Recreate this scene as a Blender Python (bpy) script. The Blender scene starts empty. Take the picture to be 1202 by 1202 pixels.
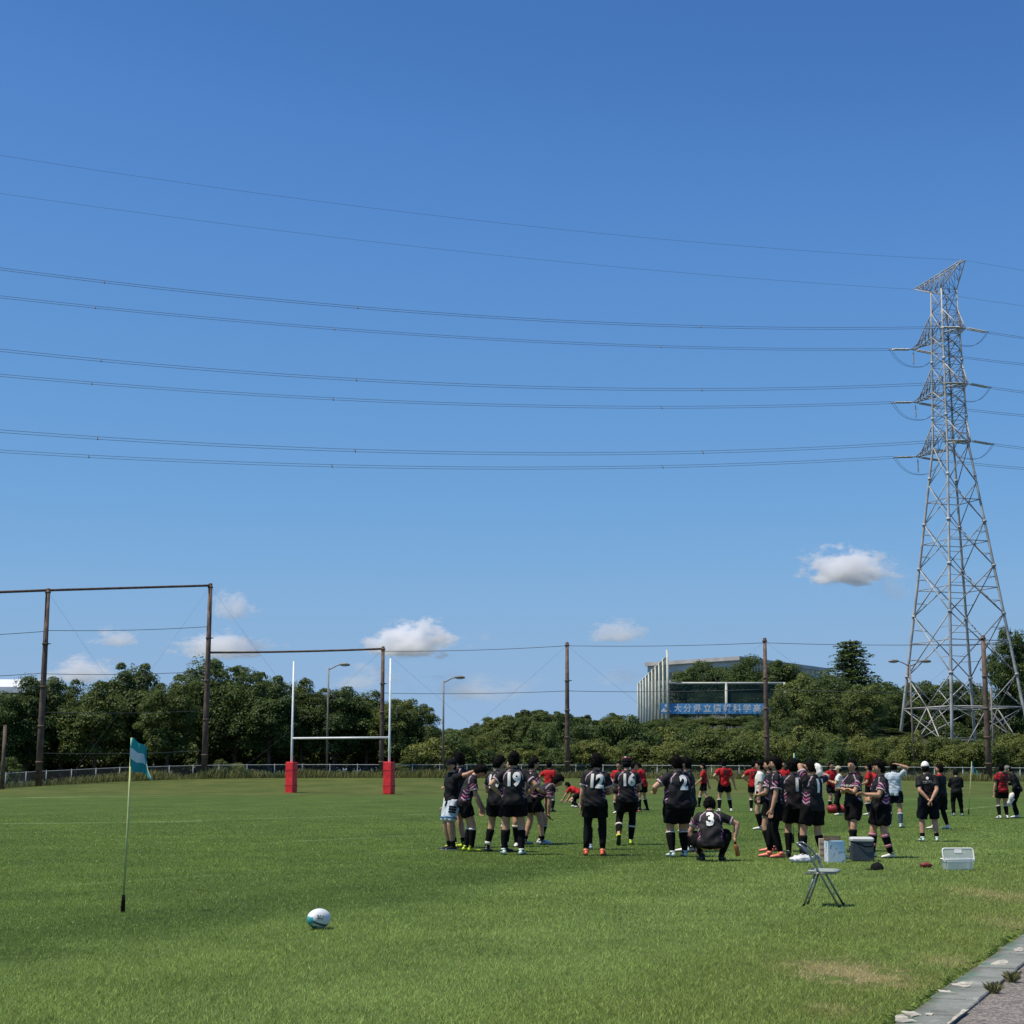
import bpy, bmesh, math, random
import numpy as np
from mathutils import Vector, Matrix
from mathutils.bvhtree import BVHTree

# ------------------------------------------------------------------ camera, sky, sun, exposure
scene = bpy.context.scene
col = scene.collection
CAM_H = 1.5            # eye height of the photographer
FPX = 1860.0           # focal length, in pixels of a 1202 px wide frame
PITCH = math.atan(301.5 / FPX)

cam_data = bpy.data.cameras.new('camera')
cam = bpy.data.objects.new('camera', cam_data)
col.objects.link(cam)
cam_data.sensor_width = 36.0
cam_data.lens = 36.0 * FPX / 1202.0
cam_data.clip_start = 0.1
cam_data.clip_end = 30000
cam.location = (0, 0, CAM_H)
cam.rotation_euler = (math.pi / 2 + PITCH, 0, 0)
scene.camera = cam

SUN_EL = math.radians(66)
# horizontal direction from which the sun shines: from the left of the view, a little behind the camera
SUN_AZ = Vector((-0.955, -0.30, 0)).normalized()
world = bpy.data.worlds.new('World')
scene.world = world
world.use_nodes = True
wn = world.node_tree
bg = wn.nodes['Background']
sky = wn.nodes.new('ShaderNodeTexSky')
sky.sky_type = 'NISHITA'
sky.sun_disc = False
sky.sun_elevation = SUN_EL
sky.sun_rotation = math.atan2(SUN_AZ.x, SUN_AZ.y)
sky.altitude = 0
sky.air_density = 0.7
sky.dust_density = 0.0
sky.ozone_density = 3.0
# the camera's rendering of the blue: one even response curve per channel over the whole sky
sep = wn.nodes.new('ShaderNodeSeparateColor'); comb = wn.nodes.new('ShaderNodeCombineColor')
wn.links.new(sky.outputs[0], sep.inputs[0])
RESPONSE = (((0, 0), (.066, .046), (.087, .063), (.102, .087), (.132, .119), (.214, .184), (.272, .231), (.374, .270), (.56, .30), (1, .40)),
            ((0, 0), (.119, .145), (.154, .188), (.178, .238), (.228, .301), (.351, .392), (.43, .429), (.545, .445), (.76, .465), (1, .50)),
            ((0, 0), (.251, .42), (.306, .503), (.345, .584), (.419, .638), (.568, .694), (.635, .700), (.70, .685), (1, .70)))
for ch, pts in enumerate(RESPONSE):
    m0 = wn.nodes.new('ShaderNodeMath'); m0.operation = 'MULTIPLY'; m0.inputs[1].default_value = .1
    fc = wn.nodes.new('ShaderNodeFloatCurve'); cv = fc.mapping.curves[0]
    cv.points[0].location = pts[0]; cv.points[1].location = pts[-1]
    for q in pts[1:-1]: cv.points.new(*q)
    fc.mapping.update()
    m2 = wn.nodes.new('ShaderNodeMath'); m2.operation = 'MULTIPLY'; m2.inputs[1].default_value = 10
    wn.links.new(sep.outputs[ch], m0.inputs[0]); wn.links.new(m0.outputs[0], fc.inputs['Value']); wn.links.new(fc.outputs[0], m2.inputs[0]); wn.links.new(m2.outputs[0], comb.inputs[ch])
wn.links.new(comb.outputs[0], bg.inputs[0])
bg.inputs[1].default_value = 0.1

sun_data = bpy.data.lights.new('sun', 'SUN')
sun_data.energy = 5.0
sun_data.angle = math.radians(0.53)
sun_data.color = (1.0, 0.93, 0.79)
sun = bpy.data.objects.new('sun', sun_data)
col.objects.link(sun)
sd = Vector((SUN_AZ.x * math.cos(SUN_EL), SUN_AZ.y * math.cos(SUN_EL), math.sin(SUN_EL)))
sun.rotation_euler = sd.to_track_quat('Z', 'Y').to_euler()
sun.location = (-20, 0, 60)

vs = scene.view_settings
vs.view_transform = 'Standard'
vs.look = 'None'
vs.exposure = 0.0
vs.gamma = 1.0
vs.use_curve_mapping = False
scene.render.engine = 'CYCLES'
scene.cycles.max_bounces = 10
scene.cycles.transparent_max_bounces = 24
scene.cycles.volume_bounces = 10
scene.cycles.use_denoising = True

R = random.Random(7)
NR = np.random.RandomState(11)

# ------------------------------------------------------------------ placing by surveying: pixel of the photograph -> world
SA, CA = math.sin(PITCH), math.cos(PITCH)
def ray(u, v):
    a, b = u - 601.0, 601.0 - v
    return Vector((a, FPX * CA - b * SA, FPX * SA + b * CA))
def gp(u, v, z=0.0):
    d = ray(u, v); t = (z - CAM_H) / d.z
    return Vector((d.x * t, d.y * t, z))
def at(u, v, Y):
    d = ray(u, v); t = Y / d.y
    return Vector((d.x * t, Y, CAM_H + d.z * t))

# ------------------------------------------------------------------ helpers
def smooth01(t):
    t = np.clip(t, 0, 1); return t * t * (3 - 2 * t)

class MB:
    """collects polygons for one mesh"""
    def __init__(self): self.v = []; self.f = []; self.m = []; self.mi = 0
    def add(self, verts, faces):
        o = len(self.v); self.v.extend([tuple(p) for p in verts])
        for f in faces: self.f.append(tuple(i + o for i in f)); self.m.append(self.mi)
    def box(self, lo, hi, M=None):
        x0, y0, z0 = lo; x1, y1, z1 = hi
        vs_ = [Vector(p) for p in ((x0,y0,z0),(x1,y0,z0),(x1,y1,z0),(x0,y1,z0),(x0,y0,z1),(x1,y0,z1),(x1,y1,z1),(x0,y1,z1))]
        if M is not None: vs_ = [M @ p for p in vs_]
        self.add(vs_, [(0,3,2,1),(4,5,6,7),(0,1,5,4),(1,2,6,5),(2,3,7,6),(3,0,4,7)])
    def tube(self, pts, rad, n=8, cap=True, flat=None, hint=None):
        """tube through points; rad a number or list; flat = second-axis factor"""
        pts = [Vector(p) for p in pts]; k = len(pts)
        if not hasattr(rad, '__len__'): rad = [rad] * k
        tang = []
        for i in range(k):
            a = pts[max(0, i - 1)]; b = pts[min(k - 1, i + 1)]
            d = b - a
            if d.length < 1e-9: d = Vector((0, 0, 1))
            tang.append(d.normalized())
        h = Vector(hint) if hint is not None else (Vector((1, 0, 0)) if abs(tang[0].x) < .8 else Vector((0, 1, 0)))
        x = (h - tang[0] * h.dot(tang[0])).normalized()
        vs_ = []; fs = []
        for i in range(k):
            x = x - tang[i] * x.dot(tang[i])
            if x.length < 1e-6: x = tang[i].orthogonal()
            x.normalize(); y = tang[i].cross(x)
            r = rad[i]; rx, ry = (r if hasattr(r, '__len__') else (r, r * (flat or 1)))
            for j in range(n):
                a = 2 * math.pi * j / n
                vs_.append(pts[i] + x * (math.cos(a) * rx) + y * (math.sin(a) * ry))
        for i in range(k - 1):
            for j in range(n):
                a = i * n + j; b = i * n + (j + 1) % n
                fs.append((a, b, b + n, a + n))
        if cap:
            fs.append(tuple(reversed(range(n)))); fs.append(tuple(range((k - 1) * n, k * n)))
        self.add(vs_, fs)
    def ell(self, c, rx, ry, rz, M=None, nu=12, nv=8, fn=None):
        """ellipsoid; M = 3x3 orientation"""
        vs_ = []; fs = []
        c = Vector(c)
        def put(d):
            s = fn(d) if fn else 1.0
            p = Vector((d.x * rx * s, d.y * ry * s, d.z * rz * s))
            if M is not None: p = M @ p
            vs_.append(c + p)
        put(Vector((0, 0, -1)))
        for i in range(1, nv):
            th = -math.pi / 2 + math.pi * i / nv
            for j in range(nu):
                a = 2 * math.pi * j / nu
                put(Vector((math.cos(th) * math.cos(a), math.cos(th) * math.sin(a), math.sin(th))))
        put(Vector((0, 0, 1)))
        L = len(vs_) - 1
        for j in range(nu): fs.append((0, 1 + (j + 1) % nu, 1 + j))
        for i in range(nv - 2):
            for j in range(nu):
                a = 1 + i * nu + j; b = 1 + i * nu + (j + 1) % nu
                fs.append((a, b, b + nu, a + nu))
        o = 1 + (nv - 2) * nu
        for j in range(nu): fs.append((o + j, o + (j + 1) % nu, L))
        self.add(vs_, fs)
    def mesh(self, name, mats, smooth=True):
        me = bpy.data.meshes.new(name)
        me.from_pydata(self.v, [], self.f)
        if not isinstance(mats, (list, tuple)): mats = [mats]
        for m in mats: me.materials.append(m)
        if len(mats) > 1: me.polygons.foreach_set('material_index', self.m)
        if smooth: me.polygons.foreach_set('use_smooth', [True] * len(self.f))
        me.update()
        return me
    def build(self, name, mats, parent=None, smooth=True):
        return link(name, self.mesh(name, mats, smooth), parent)

def link(name, me, parent=None):
    o = bpy.data.objects.new(name, me); col.objects.link(o)
    if parent is not None: o.parent = parent
    return o
def tag(o, label=None, cat=None, group=None, kind=None):
    if label: o['label'] = label
    if cat: o['category'] = cat
    if group: o['group'] = group
    if kind: o['kind'] = kind
    return o
def empty(name, loc=(0, 0, 0), rz=0.0):
    o = bpy.data.objects.new(name, None); col.objects.link(o)
    o.location = loc; o.rotation_euler = (0, 0, rz); o.empty_display_size = .2
    return o
def np_mesh(name, V, F, mats, smooth=False, attr=None):
    """fast mesh from numpy arrays, faces of one size"""
    me = bpy.data.meshes.new(name)
    V = np.asarray(V, dtype=np.float32); F = np.asarray(F, dtype=np.int32)
    n, k = F.shape
    me.vertices.add(len(V)); me.vertices.foreach_set('co', V.ravel())
    me.loops.add(n * k); me.loops.foreach_set('vertex_index', F.ravel())
    me.polygons.add(n)
    me.polygons.foreach_set('loop_start', np.arange(0, n * k, k, dtype=np.int32))
    if not isinstance(mats, (list, tuple)): mats = [mats]
    for m in mats: me.materials.append(m)
    if smooth: me.polygons.foreach_set('use_smooth', np.ones(n, dtype=bool))
    me.update(calc_edges=True)
    if attr is not None:
        for nm, (dom, arr) in attr.items():
            a = me.attributes.new(nm, 'FLOAT', dom); a.data.foreach_set('value', np.asarray(arr, dtype=np.float32))
    return me

# ------------------------------------------------------------------ node helper
class NT:
    def __init__(self, nt): self.nt = nt
    def node(self, typ, **kw):
        n = self.nt.nodes.new(typ)
        for k, v in kw.items(): setattr(n, k, v)
        return n
    def put(self, sock, val):
        if isinstance(val, bpy.types.NodeSocket): self.nt.links.new(val, sock)
        elif val is not None:
            if hasattr(sock.default_value, '__len__') and hasattr(val, '__len__') and len(sock.default_value) == 4 and len(val) == 3: val = (*val, 1)
            sock.default_value = val
    def math(self, op, a, b=None, c=None, clamp=False):
        n = self.node('ShaderNodeMath', operation=op, use_clamp=clamp)
        for i, x in enumerate((a, b, c)):
            if x is not None: self.put(n.inputs[i], x)
        return n.outputs[0]
    def vmath(self, op, a, b=None):
        n = self.node('ShaderNodeVectorMath', operation=op)
        self.put(n.inputs[0], a)
        if b is not None: self.put(n.inputs[1], b)
        return n.outputs['Value'] if op in ('DOT_PRODUCT', 'LENGTH', 'DISTANCE') else n.outputs[0]
    def mix(self, f, a, b, typ='MIX'):
        n = self.node('ShaderNodeMix', data_type='RGBA', blend_type=typ)
        self.put(n.inputs[0], f); self.put(n.inputs[6], a); self.put(n.inputs[7], b)
        return n.outputs[2]
    def noise(self, scale, vec=None, detail=3, rough=.55, dist=0.0):
        n = self.node('ShaderNodeTexNoise')
        n.inputs['Scale'].default_value = scale; n.inputs['Detail'].default_value = detail
        n.inputs['Roughness'].default_value = rough; n.inputs['Distortion'].default_value = dist
        if vec is not None: self.put(n.inputs['Vector'], vec)
        return n.outputs[0]
    def remap(self, x, a, b, c=0.0, d=1.0, smooth=True):
        n = self.node('ShaderNodeMapRange', interpolation_type='SMOOTHSTEP' if smooth else 'LINEAR')
        n.clamp = True if not smooth else n.clamp
        self.put(n.inputs[0], x)
        for i, q in enumerate((a, b, c, d)): n.inputs[i + 1].default_value = q
        return n.outputs[0]
    def bump(self, h, strength=.3, dist=.02):
        n = self.node('ShaderNodeBump'); n.inputs['Strength'].default_value = strength
        n.inputs['Distance'].default_value = dist; self.put(n.inputs['Height'], h)
        return n.outputs[0]

def new_mat(name):
    m = bpy.data.materials.new(name); m.use_nodes = True
    nt = m.node_tree
    return m, NT(nt), nt.nodes['Principled BSDF']

def plain(name, color, rough=.6, var=.12, scale=6.0, metal=0.0, spec=.5, bump=0.0, bscale=None, coat=0.0):
    """painted or woven surface: a colour with uneven wear, a little relief"""
    m, N, P = new_mat(name)
    tc = N.node('ShaderNodeTexCoord').outputs['Object']
    n = N.noise(scale, tc, 4)
    dark = tuple(c * (1 - var * 1.6) for c in color); lite = tuple(min(1, c * (1 + var)) for c in color)
    N.put(P.inputs['Base Color'], N.mix(N.remap(n, .3, .7), dark, lite))
    P.inputs['Metallic'].default_value = metal
    P.inputs['Specular IOR Level'].default_value = spec
    N.put(P.inputs['Roughness'], N.remap(N.noise(scale * 3, tc, 2), .2, .8, max(.05, rough - .08), min(1, rough + .08)))
    if bump: N.put(P.inputs['Normal'], N.bump(N.noise(bscale or scale * 8, tc, 3), bump, .01))
    if coat: P.inputs['Coat Weight'].default_value = coat
    return m
# ------------------------------------------------------------------ terrain
# fence line: (pixel column, distance, pixel row of its foot)
FENCE = [(-160, 92, 935), (-60, 98, 930), (0, 103, 926), (50, 107, 922.5), (140, 112, 917.5), (240, 117, 914), (330, 119, 913), (520, 120, 913), (700, 120, 913.5), (900, 119, 914.5), (1160, 117, 917), (1300, 116, 917.5), (1500, 115, 918)]
FP = [at(u, v, Y) for u, Y, v in FENCE]
FX = np.array([p.x for p in FP]); FY = np.array([p.y for p in FP]); FZ = np.array([p.z for p in FP])
def H(x, y):
    x = np.asarray(x, float); y = np.asarray(y, float)
    fy = np.interp(x, FX, FY); fz = np.interp(x, FX, FZ)
    st = np.minimum(92.0, fy - 8)
    h = fz * smooth01((y - st) / (fy - st)) + 0.02 * np.clip((y - fy), 0, 10)
    # wooded rise behind the fence, centre and right
    hill = 5.4 * smooth01((y - 142) / 50) * smooth01((x + 22) / 34) * (1 - smooth01((x - 44) / 12))
    hill2 = 0.0 * smooth01((y - 140) / 40) * smooth01((x - 40) / 14)
    back = -4.0 * smooth01((y - 270) / 200) * smooth01((x + 30) / 40)
    return h + hill + hill2 + back
def Hs(x, y): return float(H(x, y))

# touch-line frame of the pitch: d along the line, n across it
TH = math.radians(25)
DX, DY = math.sin(TH), math.cos(TH)
NX, NY = DY, -DX
KERB_C = -1.98 * 1.035      # where the turf stops at the paving
def cof(p): return NX * p[0] + NY * p[1]

# pale mown / worn streaks across the pitch: (u0,v0,u1,v1,width m,strength)
STREAKS = [(0, 937, 330, 931.5, 2.6, .8), (0, 967, 235, 964.5, 1.0, .75), (200, 964, 520, 955, .7, .55), (300, 990, 520, 979, .35, .55),
           (700, 988, 790, 976.5, .16, .6), (740, 973.2, 800, 973.0, .2, .5), (770, 934.5, 900, 933.5, 1.8, .7), (1060, 938.5, 1200, 936, 1.6, .6), (1085, 955, 1180, 944.5, .5, .55),
           (560, 976, 620, 971, .25, .4), (900, 971, 1060, 962, .3, .4), (0, 1045, 330, 1022, .35, .3), (420, 1003, 620, 985, .3, .3), (880, 988, 1030, 975, .15, .3)]

def grass_color(N, pos, blade=False):
    """colour of the turf by place: mown bands, paler outer turf, dry patches, rough bank"""
    sx = N.node('ShaderNodeSeparateXYZ'); N.put(sx.inputs[0], pos)
    x, y = sx.outputs[0], sx.outputs[1]
    flat = N.node('ShaderNodeCombineXYZ'); N.put(flat.inputs[0], x); N.put(flat.inputs[1], y)
    p2 = flat.outputs[0]
    c = N.math('ADD', N.math('MULTIPLY', x, NX), N.math('MULTIPLY', y, NY))
    big = N.noise(.16, p2, 3); mid = N.noise(1.1, p2, 4); fine = N.noise(7.0, p2, 4)
    wob = N.math('MULTIPLY', N.math('SUBTRACT', N.noise(.45, p2, 5, .65), .5), 3.2)
    cw = N.math('ADD', c, wob)
    pitch = N.mix(N.remap(big, .35, .65), (.054, .102, .012), (.074, .124, .016))
    outer = (.118, .172, .040); band = (.044, .082, .010)
    k_outer = N.remap(cw, -9.9, -8.2)
    k_band = N.math('MULTIPLY', N.remap(cw, -14.2, -11.6), N.math('SUBTRACT', 1.0, k_outer))
    k_band = N.math('MULTIPLY', k_band, N.remap(y, 46, 24))
    colr = N.mix(k_band, pitch, band)
    colr = N.mix(N.math('MULTIPLY', k_outer, N.remap(y, 55, 26, .3, .95)), colr, outer)
    # alternating mower passes along the touch line
    st = N.math('SINE', N.math('MULTIPLY', N.math('ADD', c, N.math('MULTIPLY', wob, .35)), 2 * math.pi / 4.4))
    colr = N.mix(N.remap(st, -.5, .5, 0, .4), colr, (.085, .135, .020))
    # uneven growth in patches a stride or two wide
    pn = N.remap(N.noise(.62, p2, 6, .68), .34, .66)
    colr = N.mix(pn, N.mix(1.0, colr, (.80, .82, .80), 'MULTIPLY'), N.mix(1.0, colr, (1.22, 1.17, 1.25), 'MULTIPLY'))
    # streaks
    nz = N.remap(N.noise(.9, p2, 4), .32, .62)
    for (u0, v0, u1, v1, w, s) in STREAKS:
        a = gp(u0, v0); b = gp(u1, v1); L = (b - a).length; t = (b - a) / L
        rel = N.vmath('SUBTRACT', p2, (a.x, a.y, 0))
        al = N.vmath('DOT_PRODUCT', rel, (t.x, t.y, 0)); pr = N.math('ABSOLUTE', N.vmath('DOT_PRODUCT', rel, (-t.y, t.x, 0)))
        k = N.math('MULTIPLY', N.remap(pr, w * .5, w * .12), N.math('MULTIPLY', N.remap(al, -.12 * L, .1 * L), N.remap(al, 1.12 * L, .9 * L)))
        k = N.math('MULTIPLY', N.math('MULTIPLY', k, nz), s)
        colr = N.mix(k, colr, (.25, .31, .13))
    # yellowing towards the paving and dry patches
    ky = N.math('MULTIPLY', N.remap(cw, -5.2, -2.4), N.remap(y, 34, 20))
    colr = N.mix(N.math('MULTIPLY', ky, N.remap(mid, .25, .7, .15, .7)), colr, (.130, .146, .032))
    for (u, v, ra, rb, s) in ((990, 1140, .55, 1.0, 1.0), (1040, 1152, .35, .6, .8), (1165, 1050, .55, 1.6, .7), (1110, 1128, .35, .7, .55), (975, 1185, .25, .3, .5), (1190, 1085, .4, 1.2, .5)):
        g = gp(u, v)
        rel = N.vmath('SUBTRACT', p2, (g.x, g.y, 0)); rel = N.vmath('MULTIPLY', rel, (1 / ra, 1 / rb, 0))
        k = N.remap(N.math('ADD', N.vmath('LENGTH', rel), N.math('MULTIPLY', N.math('SUBTRACT', N.noise(4.5, p2, 6, .8), .5), 4.2)), 1.0, .1)
        colr = N.mix(N.math('MULTIPLY', k, s * .75), colr, (.33, .25, .13))
    # rough, drier bank towards the fence
    kb = N.remap(N.math('ADD', y, N.math('MULTIPLY', wob, 5.0)), 86.0, 96.0)
    bank = N.mix(N.remap(N.noise(.30, p2, 6, .75), .36, .64), (.058, .088, .015), (.118, .132, .030))
    colr = N.mix(kb, colr, bank)
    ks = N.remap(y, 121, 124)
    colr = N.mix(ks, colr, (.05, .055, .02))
    # fine mottling
    colr = N.mix(N.remap(fine, .3, .72, 0, .4), colr, N.mix(.5, colr, (.17, .23, .05)))
    return colr, fine, p2

m_ground, N, P = new_mat('turf')
pos = N.node('ShaderNodeNewGeometry').outputs['Position']
gc, gf, gp2 = grass_color(N, pos)
det = N.noise(38, gp2, 3, .7)
N.put(P.inputs['Base Color'], N.mix(N.remap(det, .35, .7, .1, .75), gc, N.mix(.6, gc, (.012, .016, .004))))
P.inputs['Roughness'].default_value = .85
P.inputs['Specular IOR Level'].default_value = .15
N.put(P.inputs['Normal'], N.bump(N.math('ADD', det, N.math('MULTIPLY', gf, .6)), .6, .03))

def blade_mat(name, tint=1.0):
    m, N, P = new_mat(name)
    pos = N.node('ShaderNodeNewGeometry').outputs['Position']
    gc, gf, _ = grass_color(N, pos)
    gc = N.mix(1.0, gc, (1.7, 1.7, 1.7), 'MULTIPLY')
    at_ = N.node('ShaderNodeAttribute', attribute_name='tint').outputs['Fac']
    c1 = N.mix(N.remap(at_, .0, 1.0, 0, .6, False), gc, N.mix(.5, gc, (.24, .33, .08)))
    c1 = N.mix(N.remap(at_, .95, .99, 0, .6), c1, (.36, .34, .16))
    br = N.remap(at_, 0, 1, .35, 1.75, False)
    bc = N.node('ShaderNodeCombineXYZ')
    for q in range(3): N.put(bc.inputs[q], br)
    c1 = N.mix(1.0, c1, bc.outputs[0], 'MULTIPLY')
    N.put(P.inputs['Base Color'], c1)
    P.inputs['Roughness'].default_value = .6
    P.inputs['Specular IOR Level'].default_value = .25
    tr = N.node('ShaderNodeBsdfTranslucent'); N.put(tr.inputs[0], c1)
    mx = N.node('ShaderNodeMixShader'); mx.inputs[0].default_value = .35
    N.nt.links.new(P.outputs[0], mx.inputs[1]); N.nt.links.new(tr.outputs[0], mx.inputs[2])
    N.nt.links.new(mx.outputs[0], N.nt.nodes['Material Output'].inputs[0])
    return m
m_blade = blade_mat('turf_blades')

xs = np.concatenate([np.linspace(-900, -110, 9), np.arange(-100, 101, 2.5), np.linspace(110, 900, 9)])
ys = np.concatenate([np.linspace(-60, -8, 4), np.arange(-4, 300, 2.5), np.linspace(310, 3000, 12)])
GX, GY = np.meshgrid(xs, ys)
GZ = H(GX, GY)
V = np.stack([GX.ravel(), GY.ravel(), GZ.ravel()], 1)
nx, ny = len(xs), len(ys)
ii, jj = np.meshgrid(np.arange(nx - 1), np.arange(ny - 1))
a = (jj * nx + ii).ravel()
F = np.stack([a, a + 1, a + nx + 1, a + nx], 1)
ground = link('ground', np_mesh('ground', V, F, m_ground, True)); tag(ground, kind='structure')

# blades of turf; singly visible near the camera, thinning out with distance
def blades(name, y0, y1, n, hgt, seed):
    rs = np.random.RandomState(seed)
    half = .36
    y = y0 * (y1 / y0) ** rs.rand(n)            # even density on a log scale of distance
    keep = rs.rand(n) > smooth01((y - 42) / 40)
    y = y[keep]; n = len(y)
    x = (rs.rand(n) * 2 - 1) * half * y
    wid = .0024 * np.maximum(1, y / 12.5)
    c = NX * x + NY * y
    edge = KERB_C + .10 * np.sin(y * 5.1) * np.sin(y * 1.7 + 1) + .06 * np.sin(y * 17 + 2) + rs.randn(n) * .03
    k = c < edge
    g = gp(990, 1140); d = np.hypot((x - g.x) / .5, (y - g.y) / .9)
    k &= ~((d < 1) & (rs.rand(n) < .45))       # dry worn spot is thin
    x, y, c, wid = x[k], y[k], c[k], wid[k]; n = len(x)
    cl = .75 + .14 * np.sin(x * 9.3 + 2 * np.sin(y * 4.1)) * np.sin(y * 7.7 + x * 3.1) + .30 * rs.randn(n)
    h = hgt * np.clip(cl, .35, 1.8) * (1 + .25 * smooth01((c + 9.5) / 2)) * (1 - .55 * smooth01((y - 30) / 40))
    az = rs.rand(n) * 2 * np.pi; lean = .25 + rs.rand(n) ** .7 * 1.1
    dx, dy = np.cos(az), np.sin(az)
    tx, ty = x + dx * h * lean, y + dy * h * lean
    mx_, my_ = x + dx * h * lean * .35, y + dy * h * lean * .35
    wa = az + np.pi / 2 + rs.randn(n) * .5
    wx, wy = np.cos(wa) * wid, np.sin(wa) * wid
    z0 = np.full(n, -.004)
    V = np.stack([np.stack([x - wx, y - wy, z0], 1), np.stack([x + wx, y + wy, z0], 1), np.stack([tx, ty, h * (1 - .25 * lean)], 1)], 1).reshape(-1, 3)
    b = np.arange(n) * 3
    F = np.stack([b, b + 1, b + 2], 1)
    return link(name, np_mesh(name, V, F, m_blade, False, {'tint': ('POINT', np.repeat(rs.rand(n), 3))}))
def edge_grass():
    rs = np.random.RandomState(9); n = 5000
    s = rs.uniform(5, 26, n); lump = np.sin(s * 4.3) * np.sin(s * 1.9 + 1) + .5 * np.sin(s * 11)
    c = KERB_C - .01 + .035 * lump + rs.randn(n) * .025
    keep = c < KERB_C + .15; s, c = s[keep], c[keep]; n = len(s)
    x, y = NX * c + DX * s, NY * c + DY * s
    h = .016 + .022 * rs.rand(n); az = rs.rand(n) * 6.283; l = h * (.8 + rs.rand(n) * 1.4)
    wx, wy = -np.sin(az) * .0018, np.cos(az) * .0018; z0 = np.full(n, .0)
    V = np.stack([np.stack([x - wx, y - wy, z0], 1), np.stack([x + wx, y + wy, z0], 1), np.stack([x + np.cos(az) * l * .4 + wx, y + np.sin(az) * l * .4 + wy, h * .7], 1), np.stack([x + np.cos(az) * l, y + np.sin(az) * l, h * .8], 1)], 1).reshape(-1, 3)
    b = np.arange(n) * 4
    return np_mesh('edge_grass', V, np.stack([b, b + 1, b + 2, b + 3], 1), m_blade, False, {'tint': ('POINT', np.repeat(rs.rand(n), 4))})
tag(link('edge_grass', edge_grass()), 'ragged turf edge growing over the kerb slabs', 'grass', kind='stuff')
tag(blades('grass', 8.6, 82, 860000, .030, 1), 'short mown turf of the rugby pitch', 'grass', kind='stuff')

# ------------------------------------------------------------------ paving at the lower right
m_slab, N, P = new_mat('old_concrete_slab')
tc = N.node('ShaderNodeNewGeometry').outputs['Position']
n1 = N.noise(2.2, tc, 5, .65); n2 = N.noise(60, tc, 3)
base = N.mix(N.remap(n1, .3, .7), (.17, .18, .155), (.27, .275, .245))
cc = N.vmath('DOT_PRODUCT', tc, (NX, NY, 0))
kg = N.math('MULTIPLY', N.remap(cc, KERB_C + .14, KERB_C + .02), N.remap(N.noise(2.7, tc, 3), .42, .6))
base = N.mix(N.math('MULTIPLY', kg, .8), base, (.03, .15, .085))
base = N.mix(N.remap(N.noise(1.9, tc, 5, .7), .58, .66, 0, .55), base, (.42, .42, .38))
base = N.mix(N.remap(N.noise(3.3, tc, 6, .75), .50, .68, 0, .7), base, (.085, .08, .06))
base = N.mix(N.math('MULTIPLY', N.remap(cc, KERB_C + .10, KERB_C), N.remap(N.noise(6, tc, 4), .35, .6, .2, .9)), base, (.10, .085, .05))
N.put(P.inputs['Base Color'], N.mix(N.remap(n2, .35, .7, 0, .35), base, (.09, .1, .09)))
P.inputs['Roughness'].default_value = .9
N.put(P.inputs['Normal'], N.bump(n2, .35, .004))
m_lime = plain('white_paint_flakes', (.43, .40, .33), .95, .3, 14, bump=.5)
m_asph, N, P = new_mat('worn_asphalt')
tc = N.node('ShaderNodeNewGeometry').outputs['Position']
vor = N.node('ShaderNodeTexVoronoi'); vor.inputs['Scale'].default_value = 48; N.put(vor.inputs['Vector'], tc)
cr = N.mix(N.remap(vor.outputs['Color'], .2, .9), (.11, .095, .082), (.43, .37, .32))
cr = N.mix(N.remap(N.noise(3, tc, 4), .3, .7, 0, .5), cr, (.12, .098, .085))
cr = N.mix(.35, cr, (.06, .055, .05))
cr = N.mix(N.remap(N.noise(160, tc, 2), .56, .66, 0, .8), cr, (.40, .36, .32))
N.put(P.inputs['Base Color'], cr); P.inputs['Roughness'].default_value = .95
N.put(P.inputs['Normal'], N.bump(vor.outputs['Distance'], .9, .01))

def cd(c, s, z):   # touch-line coordinates -> world
    return Vector((NX * c + DX * s, NY * c + DY * s, z))
kerb = empty('kerb_strip', cd(KERB_C, 5, 0)); tag(kerb, kind='structure')
inv = Matrix.Translation(-kerb.location)
rk = random.Random(5)
s = 4.2; SLAB_W = .30; pitch_ = .605
while s < 26:
    mb = MB()
    g = rk.uniform(.008, .02); dz = rk.uniform(-.004, .006); ln = pitch_
    c0, c1, s0, s1, zt = KERB_C + rk.uniform(-.008, .008), KERB_C + SLAB_W, s + g, s + ln - g * .6, .028 + dz
    P0 = [cd(c0, s0, -.05), cd(c1, s0, -.05), cd(c1, s1, -.05), cd(c0, s1, -.05)]
    b = .006
    P1 = [cd(c0, s0, zt - b), cd(c1, s0, zt - b), cd(c1, s1, zt - b), cd(c0, s1, zt - b)]
    P2 = [cd(c0 + b, s0 + b, zt), cd(c1 - b, s0 + b, zt + rk.uniform(-.003, .003)), cd(c1 - b, s1 - b, zt), cd(c0 + b, s1 - b, zt + rk.uniform(-.003, .003))]
    fs = []
    for L in (0, 4):
        for j in range(4): fs.append((L + j, L + (j + 1) % 4, L + 4 + (j + 1) % 4, L + 4 + j))
    fs.append((8, 9, 10, 11))
    mb.add([inv @ p for p in P0 + P1 + P2], fs)
    mb.build('slab', m_slab, kerb, False)
    s += ln
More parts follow.
